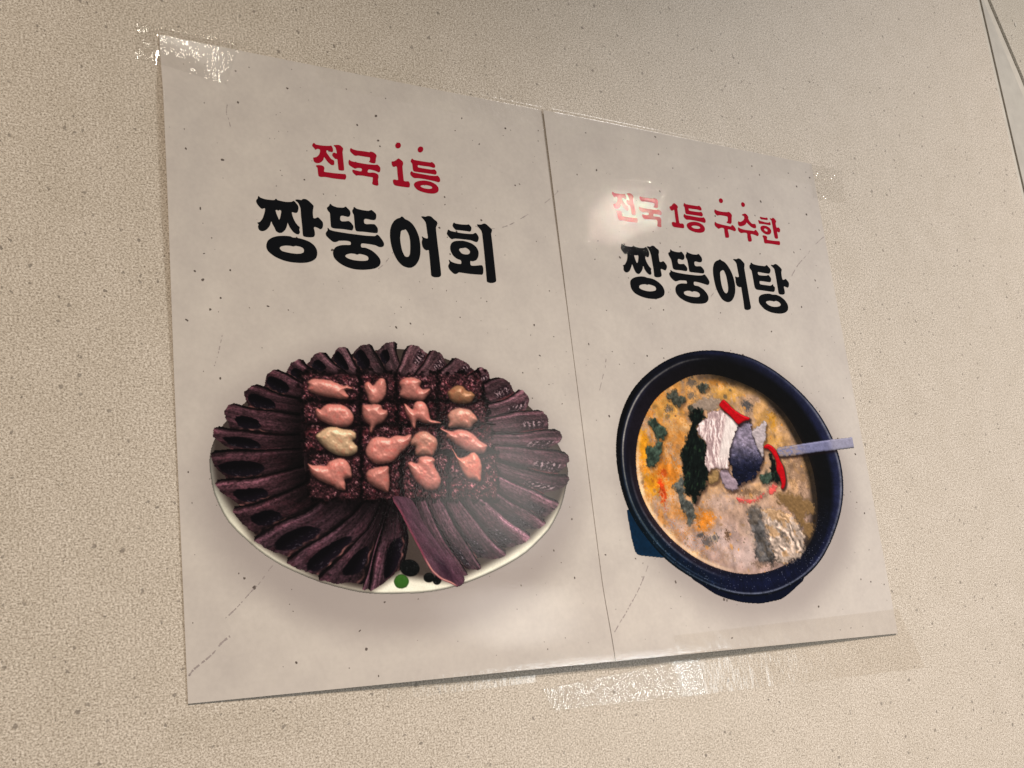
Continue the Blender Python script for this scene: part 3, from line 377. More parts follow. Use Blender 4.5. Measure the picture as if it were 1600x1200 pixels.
def tape_mat(name, tint, gl, rough, bump, fine):
    """clear packing tape: see-through film with a wrinkled shiny face"""
    m, nt = new_mat(name)
    p = position(nt)
    tr = N(nt, 'ShaderNodeBsdfTransparent'); tr.inputs[0].default_value = (*tint, 1)
    gs = N(nt, 'ShaderNodeBsdfGlossy'); gs.inputs['Roughness'].default_value = rough
    w1 = noise(nt, scaled(nt, p, (1, 1, 0.45)), fine, 2.0, 0.6)
    w2 = noise(nt, p, 45.0, 2.0)
    b1 = N(nt, 'ShaderNodeBump', i_Strength=1.0, i_Distance=bump)
    nt.links.new(w1, b1.inputs['Height'])
    b2 = N(nt, 'ShaderNodeBump', i_Strength=1.0, i_Distance=bump * 1.6)
    nt.links.new(w2, b2.inputs['Height'])
    nt.links.new(b1.outputs[0], b2.inputs['Normal'])
    nt.links.new(b2.outputs[0], gs.inputs['Normal'])
    fr = N(nt, 'ShaderNodeLayerWeight', i_Blend=0.5)
    nt.links.new(b2.outputs[0], fr.inputs['Normal'])
    fa = math_(nt, 'MULTIPLY_ADD', math_(nt, 'POWER', fr.outputs['Facing'], 4.0), 0.6)
    fa.node.inputs[2].default_value = 0.045
    mx = N(nt, 'ShaderNodeMixShader')
    nt.links.new(math_(nt, 'MULTIPLY', fa, gl), mx.inputs[0])
    nt.links.new(tr.outputs[0], mx.inputs[1]); nt.links.new(gs.outputs[0], mx.inputs[2])
    out = nt.nodes.new('ShaderNodeOutputMaterial')
    nt.links.new(mx.outputs[0], out.inputs[0])
    return m


TM = {
    'shiny': tape_mat('clear_tape_shiny', (0.992, 0.99, 0.985), 0.95, 0.05, 0.0009, 420.0),
    'glint': tape_mat('clear_tape_folded', (0.992, 0.99, 0.985), 1.4, 0.05, 0.0004, 260.0),
    'dull': tape_mat('clear_tape_dull', (0.995, 0.994, 0.99), 0.45, 0.20, 0.00020, 300.0),
    'aged': tape_mat('clear_tape_aged', (0.97, 0.96, 0.945), 0.45, 0.20, 0.00020, 300.0),
}

# ------------------------------------------------------------------ the wall
def slab(name, outline, y0, y1, mat, parent=None, bev=0.0):
    """outline: (x, z) polygon, anticlockwise seen from the room"""
    n = len(outline)
    cx = sum(a for a, b in outline) / n; cz = sum(b for a, b in outline) / n
    vs = []
    if bev:
        inner = []
        for i in range(n):
            p0 = Vector(outline[i - 1]); p1 = Vector(outline[i]); p2 = Vector(outline[(i + 1) % n])
            d1 = (p1 - p0).normalized(); d2 = (p2 - p1).normalized()
            n1 = Vector((-d1.y, d1.x)); n2 = Vector((-d2.y, d2.x))
            k = (n1 + n2); k = k / max(0.2, (1 + n1.dot(n2)))
            inner.append(p1 + k * bev)
        rings = [([tuple(v) for v in outline], y1), ([tuple(v) for v in outline], y0 + bev)]
        for q in range(1, 4):
            a = q / 3 * math.pi / 2
            rings.append(([tuple(Vector(o).lerp(i_, math.sin(a) if q < 3 else 1.0)) for o, i_ in zip(outline, inner)], y0 + bev * (1 - math.sin(a)) if q < 3 else y0))
    else:
        rings = [(outline, y1), (outline, y0)]
    fs = []
    for r, (pts, y) in enumerate(rings):
        vs += [(a, y, b) for a, b in pts]
        if r:
            for i in range(n):
                j = (i + 1) % n
                fs.append(((r - 1) * n + i, (r - 1) * n + j, r * n + j, r * n + i))
    fs.append(tuple(range((len(rings) - 1) * n, len(rings) * n)))
    fs.append(tuple(reversed(range(n))))
    return link(name, mesh(name, vs, fs), parent, mat)


wall = bpy.data.objects.new('wall', None)
COL.objects.link(wall)
wall['kind'] = 'structure'
wall['label'] = 'beige stone speckled wall panels with a filled upright joint'
XJ = 0.9125
slab('panel', [(-1.6, -1.5), (XJ, -1.5), (XJ, 1.4), (-1.6, 1.4)], 0.0, 0.02, M_wall, wall, 0.0016)
slab('joint_filler', [(XJ + 0.0070, -1.5), (1.16, -1.5), (1.150, -0.60), (0.9735, 0.087), (0.9500, 0.165), (0.9250, 0.2484), (XJ + 0.0078, 0.280), (XJ + 0.0070, 0.284)], 0.0006, 0.02, M_filler, wall, 0.0012)
slab('panel', [(1.170, -1.5), (2.6, -1.5), (2.6, 1.4), (XJ + 0.0055, 1.4), (XJ + 0.0055, 0.325), (0.9355, 0.2484), (0.9622, 0.165), (0.9840, 0.087), (1.160, -0.60)], 0.0, 0.02, M_wall2, wall, 0.0016)
slab('joint_backing', [(XJ - 0.05, -1.5), (1.25, -1.5), (1.25, 1.4), (XJ - 0.05, 1.4)], 0.0022, 0.019, M_gap, wall)
# pin marks beside the joint
vs = []; fs = []
for cx, cz, r, e in ((0.9735, 0.2285, 0.0019, 1.6), (1.0000, 0.200, 0.0011, 2.2), (0.9700, 0.2330, 0.0010, 1.2)):
    b = len(vs)
    for k in range(10):
        a = k * math.tau / 10
        vs.append((cx + r * math.cos(a) * (1 + 0.25 * math.sin(3 * a)), -0.0004, cz + r * e * math.sin(a) + 0.4 * r * math.cos(a)))
    fs.append(tuple(range(b, b + 10)))
pm = link('pin_mark', mesh('pin_mark', vs, fs), wall, M_gap)
pm['kind'] = 'stuff'

# ------------------------------------------------------------------ poster sheets
def sheet(name, x0, x1, parent, mat, nx=64, nz=90):
    xs = np.linspace(x0, x1, nx); zs = np.linspace(0, -0.42, nz)
    X, Z = np.meshgrid(xs, zs)
    Y = -sheet_y(X, Z)
    n = nx * nz
    front = np.stack([X, Y, Z], -1).reshape(-1, 3); back = front + np.array([0, 0.00035, 0])
    v = np.concatenate([front, back, front, back])   # the cut edge has corners of its own
    f = []
    for j in range(nz - 1):
        for i in range(nx - 1):
            a = j * nx + i
            f.append((a, a + nx, a + nx + 1, a + 1))
            f.append((n + a, n + a + 1, n + a + nx + 1, n + a + nx))
    rim = [i for i in range(nx)] + [j * nx + nx - 1 for j in range(1, nz)] + [(nz - 1) * nx + i for i in range(nx - 2, -1, -1)] + [j * nx for j in range(nz - 2, 0, -1)]
    for k in range(len(rim)):
        a, b = rim[k], rim[(k + 1) % len(rim)]
        f.append((2 * n + a, 2 * n + b, 3 * n + b, 3 * n + a))
    o = link(name, mesh(name, v, f), parent, mat)
    for p_ in o.data.polygons:
        p_.use_smooth = abs(p_.normal.y) > 0.5
    return o


def poster(label, x0):
    e = bpy.data.objects.new('poster', None)
    COL.objects.link(e)
    thing(e, label, 'poster', 'laminated menu posters on the wall')
    return e


POST = [poster('wider nearer poster with a round platter of purple sliced fish and pink roe', 0.0),
        poster('narrower farther poster with a dark bowl of creamy fish stew and a spoon', 0.3)]
sheet('sheet', 0.0, 0.2988, POST[0], M_paper_fish)
sheet('sheet', 0.2990, 0.594, POST[1], M_paper_stew)


# ------------------------------------------------------------------ lettering, cut as thin ink shapes lying on the sheet
def smooth(poly, n=3, tension=0.42):
    P = np.array(poly, float)
    out = []
    m_ = len(P)
    for i in range(m_):
        p0, p1, p2, p3 = P[i - 1], P[i], P[(i + 1) % m_], P[(i + 2) % m_]
        L_ = np.linalg.norm(p2 - p1)
        a = p2 - p0; b = p3 - p1
        ta = a / (np.linalg.norm(a) + 1e-9) * min(L_, np.linalg.norm(p1 - p0)) * tension * 2
        tb = b / (np.linalg.norm(b) + 1e-9) * min(L_, np.linalg.norm(p3 - p2)) * tension * 2
        for k in range(n):
            t = k / n
            h1 = 2 * t ** 3 - 3 * t ** 2 + 1; h2 = t ** 3 - 2 * t ** 2 + t; h3 = -2 * t ** 3 + 3 * t ** 2; h4 = t ** 3 - t ** 2
            out.append(h1 * p1 + h2 * ta + h3 * p2 + h4 * tb)
    return np.array(out)


def ink_mesh(name, shapes, lift=0.00012):
    vs = []; fs = []
    for outer, holes in shapes:
        loops = [smooth(np.array(l) / 10.0) for l in [outer] + holes]
        tri = tessellate_polygon([[Vector((p[0], -p[1], 0)) for p in l] for l in loops])
        b = len(vs)
        for l in loops:
            for x, z in l:
                x /= 1000; z = -z / 1000
                vs.append((x, -float(sheet_y(x, z)) - lift, z))
        for t in tri:
            a = [Vector((vs[b + i][0], vs[b + i][2])) for i in t]
            cr = (a[1] - a[0]).cross(a[2] - a[0])
            if abs(cr) > 1e-12:
                fs.append(tuple(b + i for i in (t if cr > 0 else t[::-1])))
    return mesh(name, vs, fs)


for po, colr, shapes in LETTERS:
    nm = 'emphasis_dot' if len(shapes) == 1 and len(shapes[0][0]) == 20 else 'letter'
    link(nm, ink_mesh(nm, shapes), POST[po], M_red if colr == 'red' else M_ink)

# printed stone specks and hairline veins
rng = random.Random(7)


def inside_any(x, z, boxes):
    return any(a < x < b and c < z < d for a, b, c, d in boxes)


for po, (x0, x1, n) in enumerate(((3, 295, 250), (302, 591, 250))):
    vs = []; fs = []
    for k in range(n):
        x = rng.uniform(x0, x1); z = rng.uniform(4, 416)
        r = 0.30 + 0.95 * rng.random() ** 2.6
        e = rng.uniform(0.45, 1.0); th = rng.uniform(0, math.pi)
        b = len(vs)
        for q in range(8):
            a = q * math.tau / 8
            rr = r * rng.uniform(0.75, 1.2)
            dx = rr * math.cos(a); dz = rr * e * math.sin(a)
            X = (x + dx * math.cos(th) - dz * math.sin(th)) / 1000; Z = -(z + dx * math.sin(th) + dz * math.cos(th)) / 1000
            vs.append((X, -float(sheet_y(X, Z)) - 0.00006, Z))
        fs.append(tuple(reversed(range(b, b + 8))))
    o = link('stone_speck', mesh('stone_speck', vs, fs), POST[po], M_speck)
    o['kind'] = 'stuff'


def vein(pts, w, po, mat, dash):
    P = smooth(np.array(pts) / 10.0, 6)
    P = P[:len(P) - 6]
    vs = []; fs = []
    for i in range(len(P) - 1):
        if rng.random() > dash:
            continue
        a, b = P[i], P[i + 1]
        d = (b - a) / (np.linalg.norm(b - a) + 1e-9); nn = np.array([-d[1], d[0]])
        w0 = w * rng.uniform(0.3, 1.3); w1 = w * rng.uniform(0.3, 1.3)
        k = len(vs)
        for q in (a - nn * w0, a + nn * w0, b + nn * w1, b - nn * w1):
            X = q[0] / 1000; Z = -q[1] / 1000
            vs.append((X, -float(sheet_y(X, Z)) - 0.00009, Z))
        fs.append((k, k + 1, k + 2, k + 3))
    if fs:
        o = link('stone_vein', mesh('stone_vein', vs, fs), POST[po], mat)


for po, dark, w, dash, pts in VEINS:
    vein(pts, w, po, M_vein, dash)


# ------------------------------------------------------------------ printed pictures, piece by piece
class Canvas:
    def __init__(s, x0, z0, x1, z1, r):
        s.r = r
        s.xs = np.arange(x0, x1 + r, r); s.zs = np.arange(z0, z1 + r, r)
        s.X, s.Z = np.meshgrid(s.xs, s.zs)
        s.c = np.zeros(s.X.shape + (3,)); s.lab = np.full(s.X.shape, -1, int)
        s.names = []

    def new(s, name):
        s.names.append(name)
        return len(s.names) - 1

    def box(s, P, pad=1.0):
        x0, z0 = P.min(0) - pad; x1, z1 = P.max(0) + pad
        i0 = max(0, int((x0 - s.xs[0]) / s.r)); i1 = min(len(s.xs), int((x1 - s.xs[0]) / s.r) + 2)
        j0 = max(0, int((z0 - s.zs[0]) / s.r)); j1 = min(len(s.zs), int((z1 - s.zs[0]) / s.r) + 2)
        return slice(j0, j1), slice(i0, i1)

    def poly(s, P):
        """window, signed distance inside (mm)"""
        P = np.asarray(P, float)
        w = s.box(P, 2.5)
        X = s.X[w]; Z = s.Z[w]
        ins = np.zeros(X.shape, bool); d2 = np.full(X.shape, 1e9)
        for a, b in zip(P, np.roll(P, -1, 0)):
            if a[1] != b[1]:
                t = (Z - a[1]) / (b[1] - a[1])
                ins ^= (t >= 0) & (t < 1) & (X < a[0] + t * (b[0] - a[0]))
            e = b - a; l2 = e @ e + 1e-9
            u = np.clip(((X - a[0]) * e[0] + (Z - a[1]) * e[1]) / l2, 0, 1)
            d2 = np.minimum(d2, (X - a[0] - u * e[0]) ** 2 + (Z - a[1] - u * e[1]) ** 2)
        d = np.sqrt(d2)
        return w, np.where(ins, d, -d)

    def put(s, w, mask, col, lab=None, soft=None):
        c = s.c[w]
        a = (mask if soft is None else soft)[..., None] * 1.0
        c[...] = c * (1 - a) + np.asarray(col) * a
        if lab is not None:
            l = s.lab[w]
            l[mask > 0.5] = lab

    def build(s, parent_obj, root_lab):
        ny, nx = s.X.shape
        cell = s.lab[:-1, :-1]
        X = s.X / 1000; Z = -s.Z / 1000
        Y = -sheet_y(X, Z) - 0.00012
        pos = np.stack([X, Y, Z], -1).reshape(-1, 3)
        rgb = np.minimum(lin(np.clip(s.c, 0, 255)) ** 1.15 * 1.12 * GAIN, 0.9).reshape(-1, 3)
        root = None
        order = [root_lab] + [k for k in range(len(s.names)) if k != root_lab]
        for k in order:
            jj, ii = np.nonzero(cell == k)
            if len(jj) == 0:
                continue
            a = jj * nx + ii
            q = np.stack([a, a + nx, a + nx + 1, a + 1], 1)
            u, inv = np.unique(q, return_inverse=True)
            inv = inv.reshape(-1).astype(np.int32)
            me = bpy.data.meshes.new(s.names[k])
            me.vertices.add(len(u)); me.vertices.foreach_set('co', pos[u].astype(np.float32).ravel())
            me.loops.add(len(inv)); me.loops.foreach_set('vertex_index', inv)
            me.polygons.add(len(q))
            me.polygons.foreach_set('loop_start', np.arange(0, len(inv), 4, dtype=np.int32))
            at_ = me.color_attributes.new('Col', 'FLOAT_COLOR', 'POINT')
            cc = np.ones((len(u), 4), np.float32); cc[:, :3] = rgb[u]
            at_.data.foreach_set('color', cc.ravel())
            me.update(calc_edges=True)
            o = link(s.names[k], me, parent_obj if k == root_lab else root, M_pic)
            if k == root_lab:
                root = o
        return root


def arr(c):
    return np.array(c, float)


def resample(P, n):
    P = np.asarray(P, float)
    d = np.r_[0, np.cumsum(np.linalg.norm(np.diff(P, axis=0), axis=1))]
    t = np.linspace(0, d[-1], n)
    # smooth through the points with a quadratic when three are given
    if len(P) == 3:
        u = t / d[-1]; m_ = d[1] / d[-1]
        l0 = (u - m_) * (u - 1) / (m_); l1 = u * (u - 1) / (m_ * (m_ - 1)); l2 = u * (u - m_) / (1 - m_)
        return l0[:, None] * P[0] + l1[:, None] * P[1] + l2[:, None] * P[2]
    return np.stack([np.interp(t, d, P[:, 0]), np.interp(t, d, P[:, 1])], 1)


PL = [np.array(v) / 10.0 for v in PLATE]
cv = Canvas(16, 195, 287, 369, 0.36)
# plate
w, d = cv.poly(smooth(PL[0], 3))
X = cv.X[w]; Z = cv.Z[w]
k_plate = cv.new('platter')
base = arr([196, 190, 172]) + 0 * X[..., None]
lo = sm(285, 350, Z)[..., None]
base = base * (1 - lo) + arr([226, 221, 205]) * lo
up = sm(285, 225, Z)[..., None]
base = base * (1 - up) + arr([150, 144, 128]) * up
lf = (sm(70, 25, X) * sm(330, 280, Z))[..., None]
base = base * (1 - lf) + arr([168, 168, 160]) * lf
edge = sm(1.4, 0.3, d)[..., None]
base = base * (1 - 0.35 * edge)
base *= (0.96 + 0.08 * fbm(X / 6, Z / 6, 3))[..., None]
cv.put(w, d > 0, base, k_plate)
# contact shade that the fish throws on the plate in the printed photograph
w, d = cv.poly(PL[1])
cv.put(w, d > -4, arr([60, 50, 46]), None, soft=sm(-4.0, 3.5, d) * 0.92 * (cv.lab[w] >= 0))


def slice_col(s, t, seed, tone, side, bright):
    sd = seed * 13
    streak = fbm(s * 4, t * 30, sd, 3)
    rib = fbm(s * 1.6, t * 12, sd + 21, 3)
    grain = fbm(s * 62, t * 34, sd + 5, 2)
    hatch = fbm(s * 44 + t * 12, t * 16 - s * 6, sd + 9, 2)
    wob = 0.07 * (fbm(s * 4, s * 0 + 1, sd + 3) - 0.5) + 0.03 * (fbm(s * 24, s * 0 + 4, sd + 4) - 0.5)
    tt = t + wob
    col = arr(tone)[None, None] * (0.34 + 0.42 * streak + 0.55 * rib + 0.55 * (grain - 0.5) + 0.55 * (hatch - 0.5))[..., None]
    # thin lit edge, flat flank, dark groove against the next slice
    edge = np.exp(-((tt - 0.075) / 0.045) ** 2) * (0.25 + 1.1 * fbm(s * 17, t * 4, sd + 6, 3))
    col *= (1 + 0.45 * edge)[..., None]
    col *= (0.62 + 0.62 * fbm(s * 3.0 + seed, t * 2.2, sd + 30, 3) + 0.10 * np.sin(tt * 9 + seed))[..., None]
    col *= (1 - 0.75 * sm(0.015, -0.06, tt))[..., None]
    col *= (1 - 0.66 * sm(0.66 + 0.1 * math.sin(seed * 1.3), 0.97, tt))[..., None]
    red = (fbm(s * 7, t * 6, sd + 2) > 0.60) * 1.0
    col = col + (red * 5)[..., None] * arr([1.0, 0.1, 0.25])
    if side == 'L':
        hol = sm(0.56, 0.40, s)
        crest = np.exp(-((tt - 0.15) / 0.10) ** 2)
        col *= (1 + hol * (0.34 * crest - 0.10))[..., None]
        dx = (s - 0.245) / (0.185 + 0.045 * math.sin(seed * 1.7)); dz = (tt - 0.57 - 0.03 * math.sin(seed * 2.1)) / 0.265
        r = (np.abs(dx) ** 2.8 + np.abs(dz) ** 2.4) + 0.35 * (fbm(s * 30, t * 9, sd + 15, 2) - 0.5)
        pk = sm(1.2, 0.85, r)
        inner = arr([9, 6, 10]) + (sm(0.45, 0.8, tt) * 15)[..., None] * arr([0.9, 0.7, 1.0]) * bright
        wet = (fbm(s * 36, t * 18, sd + 16, 2) > 0.76) * sm(0.5, 0.75, tt)
        inner = inner + (wet * 34)[..., None]
        col = col * (1 - pk[..., None]) + inner * pk[..., None]
        mem = np.exp(-((tt - 0.86 - 0.03 * np.sin(s * 40 + seed)) / 0.032) ** 2) * sm(0.50, 0.36, s) * np.clip(1.9 * fbm(s * 15, t * 0, sd + 8, 3) - 0.45, 0, 1)
        col = col * (1 - 0.8 * mem[..., None]) + arr([156, 108, 102]) * 0.8 * mem[..., None]
        col *= (1 - 0.72 * sm(0.42, 0.95, s))[..., None]
    elif side == 'R':
        pk = sm(0.03, 0.08, s) * sm(0.42, 0.32, s) * sm(0.36, 0.46, tt) * sm(0.94, 0.88, tt)
        inner = arr([40, 25, 31]) + 0 * col
        tick = (np.sin(s * 85 + 7 * fbm(s * 8, t * 6, sd)) > 0.45) * (fbm(s * 26, t * 14, sd + 1) > 0.46) * sm(0.42, 0.52, tt) * sm(0.80, 0.62, tt)
        spark = fbm(s * 50, t * 24, sd + 4, 2) > 0.68
        inner = inner + (np.clip(tick + 0.7 * spark, 0, 1) * 125)[..., None] * arr([1, 0.93, 0.92])
        col = col * (1 - pk[..., None]) + inner * pk[..., None]
        rd = sm(0.80, 0.90, tt) * sm(0.5, 0.3, s)
        col = col * (1 - 0.7 * rd[..., None]) + arr([118, 58, 60]) * (0.5 + 0.9 * grain)[..., None] * 0.7 * rd[..., None]
        col *= (1 - 0.45 * sm(0.95, 1.0, tt))[..., None]
        rin = sm(0.72, 1.0, s)
        col = col * (1 - 0.5 * rin[..., None]) + arr([92, 48, 52]) * (0.4 + 1.0 * grain)[..., None] * 0.5 * rin[..., None]
    else:
        col *= (1.12 - 0.45 * sm(0.1, 0.95, tt))[..., None]
        pk = sm(0.02, 0.08, s) * sm(0.36, 0.22, s) * sm(0.44, 0.56, tt) * sm(0.97, 0.90, tt)
        inner = arr([34, 25, 33]) * (0.6 + 0.8 * grain)[..., None]
        sp_ = (fbm(s * 40, t * 20, sd + 4, 2) > 0.70) * sm(0.86, 0.6, tt)
        inner = inner + (sp_ * 85)[..., None]
        col = col * (1 - pk[..., None]) + inner * pk[..., None]
        rd = sm(0.84, 0.93, tt) * sm(0.30, 0.15, s) * np.clip(1.8 * fbm(s * 15, t * 2, sd + 8, 2) - 0.4, 0, 1)
        col = col * (1 - 0.7 * rd[..., None]) + arr([158, 104, 100]) * 0.7 * rd[..., None]
    return col * bright


def fish_slice(Aa, Bb, seed, tone, side, bright, sagk=1.0):
    ns, nt_ = 420, 170
    Aa = np.array(Aa, float); Bb = np.array(Bb, float)
    a = resample(Aa, ns); b = resample(Bb, ns)
    lo_ = np.linspace(0, 1, ns)
    for q_, sd_ in ((a, seed), (b, seed + 1)):       # shared edges bend alike
        dv = q_[-1] - q_[0]; nv = np.array([-dv[1], dv[0]]) / (np.linalg.norm(dv) + 1e-9)
        q_ += nv * ((1.3 * math.sin(sd_ * 2.9) * np.sin(np.pi * lo_) + 0.55 * np.sin(lo_ * 11 + sd_ * 1.7) * (1 - lo_)))[:, None]
    ext = 1.06
    s = np.linspace(0, ext, ns)[:, None]; t = np.linspace(-0.10, 1.03, nt_)[None, :]
    if ext > 1:
        a = np.stack([np.interp(s[:, 0], np.linspace(0, 1, ns), a[:, 0]), np.interp(s[:, 0], np.linspace(0, 1, ns), a[:, 1])], 1)
        b = np.stack([np.interp(s[:, 0], np.linspace(0, 1, ns), b[:, 0]), np.interp(s[:, 0], np.linspace(0, 1, ns), b[:, 1])], 1)
    # uneven outer end: crest sticks out, the belly of the slice falls back
    tc = np.clip(t, 0, 1)
    sag = {'L': 0.19, 'R': 0.19, 'B': 0.10}[side] * sagk * (1 + 0.3 * math.sin(seed * 3.1))
    smin = 0.0 + sag * sm(0.22, 0.95, tc) + 0.035 * (fbm(tc * 9, tc * 0 + seed, seed) - 0.4) + 0.045 * sm(0.03, -0.10, t) 
    S = smin + (s / ext) * (ext - smin)
    si = np.clip(S / ext * (ns - 1), 0, ns - 1)
    i0 = np.floor(si).astype(int).clip(0, ns - 2); f = (si - i0)[..., None]
    PA = a[i0] * (1 - f) + a[i0 + 1] * f; PB = b[i0] * (1 - f) + b[i0 + 1] * f
    T = np.broadcast_to(t, S.shape)
    P = PA * (1 - T[..., None]) + PB * T[..., None]
    Sn = np.broadcast_to(s, S.shape) / ext
    col = slice_col(Sn, T, seed, tone, side, bright)
    # gather the samples on the canvas
    i = np.rint((P[..., 0] - cv.xs[0]) / cv.r).astype(int); j = np.rint((P[..., 1] - cv.zs[0]) / cv.r).astype(int)
    ok = (i >= 0) & (i < len(cv.xs)) & (j >= 0) & (j < len(cv.zs))
    flat = (j * len(cv.xs) + i)[ok]
    cnt = np.bincount(flat, minlength=cv.X.size)
    acc = np.stack([np.bincount(flat, weights=col[..., k][ok], minlength=cv.X.size) for k in range(3)], 1)
    hit = cnt > 0
    lab = cv.new('fish_slice')
    cf = cv.c.reshape(-1, 3); lf_ = cv.lab.reshape(-1)
    cf[hit] = acc[hit] / cnt[hit][:, None]
    lf_[hit] = lab


LF = [np.array(v) / 10.0 for v in LEFT_FAN]
RF = [np.array(v) / 10.0 for v in RIGHT_FAN]
nL = len(LF) - 1
for i in range(nL):
    f = i / (nL - 1)
    tone = arr([96, 73, 78]) * (1 - sm(0, 0.35, f)) + arr([79, 53, 60]) * sm(0, 0.35, f)
    if f > 0.7:
        tone = arr([74, 52, 60])
    tone = tone * (1 + 0.12 * math.sin(i * 3.9))
    fish_slice(LF[i], LF[i + 1], 3 + i, tone, 'L', 1.0 if f < 0.75 else 1.05, 1.0 - 0.75 * sm(0.45, 0.75, f))
nR = len(RF) - 1
for i in range(nR):
    f = i / (nR - 1)
    tone = arr([104, 77, 82]) * (1 - f) + arr([94, 67, 77]) * f
    tone = tone * (1 + 0.10 * math.sin(i * 2.7))
    fish_slice(RF[i], RF[i + 1], 40 + i, tone, 'R' if f < 0.62 else 'B', 1.0)


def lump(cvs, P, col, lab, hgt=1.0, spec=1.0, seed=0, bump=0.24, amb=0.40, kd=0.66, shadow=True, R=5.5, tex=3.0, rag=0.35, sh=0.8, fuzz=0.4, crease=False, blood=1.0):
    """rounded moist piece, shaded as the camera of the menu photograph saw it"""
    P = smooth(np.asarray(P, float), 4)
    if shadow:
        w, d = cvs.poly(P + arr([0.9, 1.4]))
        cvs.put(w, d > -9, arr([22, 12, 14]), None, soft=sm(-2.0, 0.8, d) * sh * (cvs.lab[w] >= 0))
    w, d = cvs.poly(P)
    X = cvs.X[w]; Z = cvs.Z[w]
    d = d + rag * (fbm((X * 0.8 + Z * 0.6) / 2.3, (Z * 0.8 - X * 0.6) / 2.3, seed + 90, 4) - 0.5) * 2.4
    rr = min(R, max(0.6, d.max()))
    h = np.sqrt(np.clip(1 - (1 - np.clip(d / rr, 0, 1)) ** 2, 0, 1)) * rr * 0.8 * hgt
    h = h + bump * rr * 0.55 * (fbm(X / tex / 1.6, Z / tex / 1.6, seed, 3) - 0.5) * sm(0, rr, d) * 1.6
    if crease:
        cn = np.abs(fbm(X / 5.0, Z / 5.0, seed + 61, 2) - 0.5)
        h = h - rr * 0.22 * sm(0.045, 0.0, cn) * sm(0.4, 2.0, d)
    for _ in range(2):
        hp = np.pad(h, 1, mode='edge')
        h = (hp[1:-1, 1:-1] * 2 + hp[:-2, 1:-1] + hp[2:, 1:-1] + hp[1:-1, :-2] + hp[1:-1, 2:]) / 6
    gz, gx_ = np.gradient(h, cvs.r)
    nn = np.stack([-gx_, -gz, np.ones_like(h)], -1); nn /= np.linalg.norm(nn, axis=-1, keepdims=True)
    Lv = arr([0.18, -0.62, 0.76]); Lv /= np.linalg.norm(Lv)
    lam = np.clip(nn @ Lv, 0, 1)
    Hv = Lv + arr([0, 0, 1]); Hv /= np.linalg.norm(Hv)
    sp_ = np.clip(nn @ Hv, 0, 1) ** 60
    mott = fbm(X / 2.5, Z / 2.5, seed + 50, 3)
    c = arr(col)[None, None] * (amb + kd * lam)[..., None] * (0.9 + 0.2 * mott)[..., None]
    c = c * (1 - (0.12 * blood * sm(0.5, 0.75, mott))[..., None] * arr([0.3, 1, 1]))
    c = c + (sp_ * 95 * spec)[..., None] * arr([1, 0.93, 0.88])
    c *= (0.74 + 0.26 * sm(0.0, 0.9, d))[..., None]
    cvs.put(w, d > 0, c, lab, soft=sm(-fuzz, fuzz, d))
    return w, d


# dark bed under the chopped meat
w, d = cv.poly(smooth(PL[3], 3))
n_ = fbm(cv.X[w] / 1.2, cv.Z[w] / 1.2, 77, 3)
cv.put(w, d > 0, arr([30, 19, 22]) * (0.5 + n_)[..., None], None, soft=sm(-1.5, 1.5, d + 2 * (n_ - 0.5)))
# chopped meat in sixteen small heaps
for ri in range(4):
    for ci in range(4):
        q = np.array(MINCE[ri * 4 + ci], float) / 10.0
        cx, cz = q.mean(0)
        q2 = []
        for k in range(4):
            a_, b_ = q[k], q[(k + 1) % 4]
            for u in np.linspace(0, 1, 7)[:-1]:
                q2.append(a_ * (1 - u) + b_ * u + arr([math.sin(k * 7 + u * 19 + ri), math.cos(k * 5 + u * 23 + ci)]) * 1.1)
        q2 = np.array(q2)
        lab = cv.new('mince_heap')
        w, d = cv.poly(q2)
        X = cv.X[w]; Z = cv.Z[w]
        sdd = 200 + ri * 4 + ci
        n1 = fbm(X / 2.3, Z / 2.3, sdd, 3); n2 = fbm(X / 1.1, Z / 1.1, sdd + 31, 2)
        gx1 = np.gradient(fbm(X / 1.9, Z / 1.9, sdd, 2), axis=0)
        c = arr([52, 31, 35]) * (0.20 + 1.5 * n1 * n2 * 2)[..., None]
        c = c + (np.clip(-gx1 * 6, 0, 1) * 58)[..., None] * arr([1.0, 0.66, 0.68])
        redm = sm(0.55, 0.7, fbm(X / 2.6, Z / 2.6, sdd + 7))
        c = c + (redm * 22)[..., None] * arr([1, 0.25, 0.32])
        wht = (n2 > 0.70) * (n1 > 0.52)
        c = c + (wht * 48)[..., None] * arr([1, 0.92, 0.9])
        c *= (0.25 + 0.75 * sm(-0.5, 2.6, d))[..., None]
        soft = sm(-2.2, 0.6, d + 8.5 * (fbm(X / 3.4, Z / 3.4, sdd + 3, 2) - 0.5))
        cv.put(w, soft > 0.5, c, lab, soft=soft)
ROECOL = [arr([196, 132, 122]), arr([158, 116, 88]), arr([206, 174, 142]), arr([200, 146, 130]), arr([212, 138, 122])]
for k, (kind, P) in enumerate(ROE):
    lump(cv, np.array(P) / 10.0, ROECOL[kind] * (1.0 + 0.05 * math.sin(k * 2.3)), cv.new('roe_sac'), seed=300 + k * 7, spec=0.7)
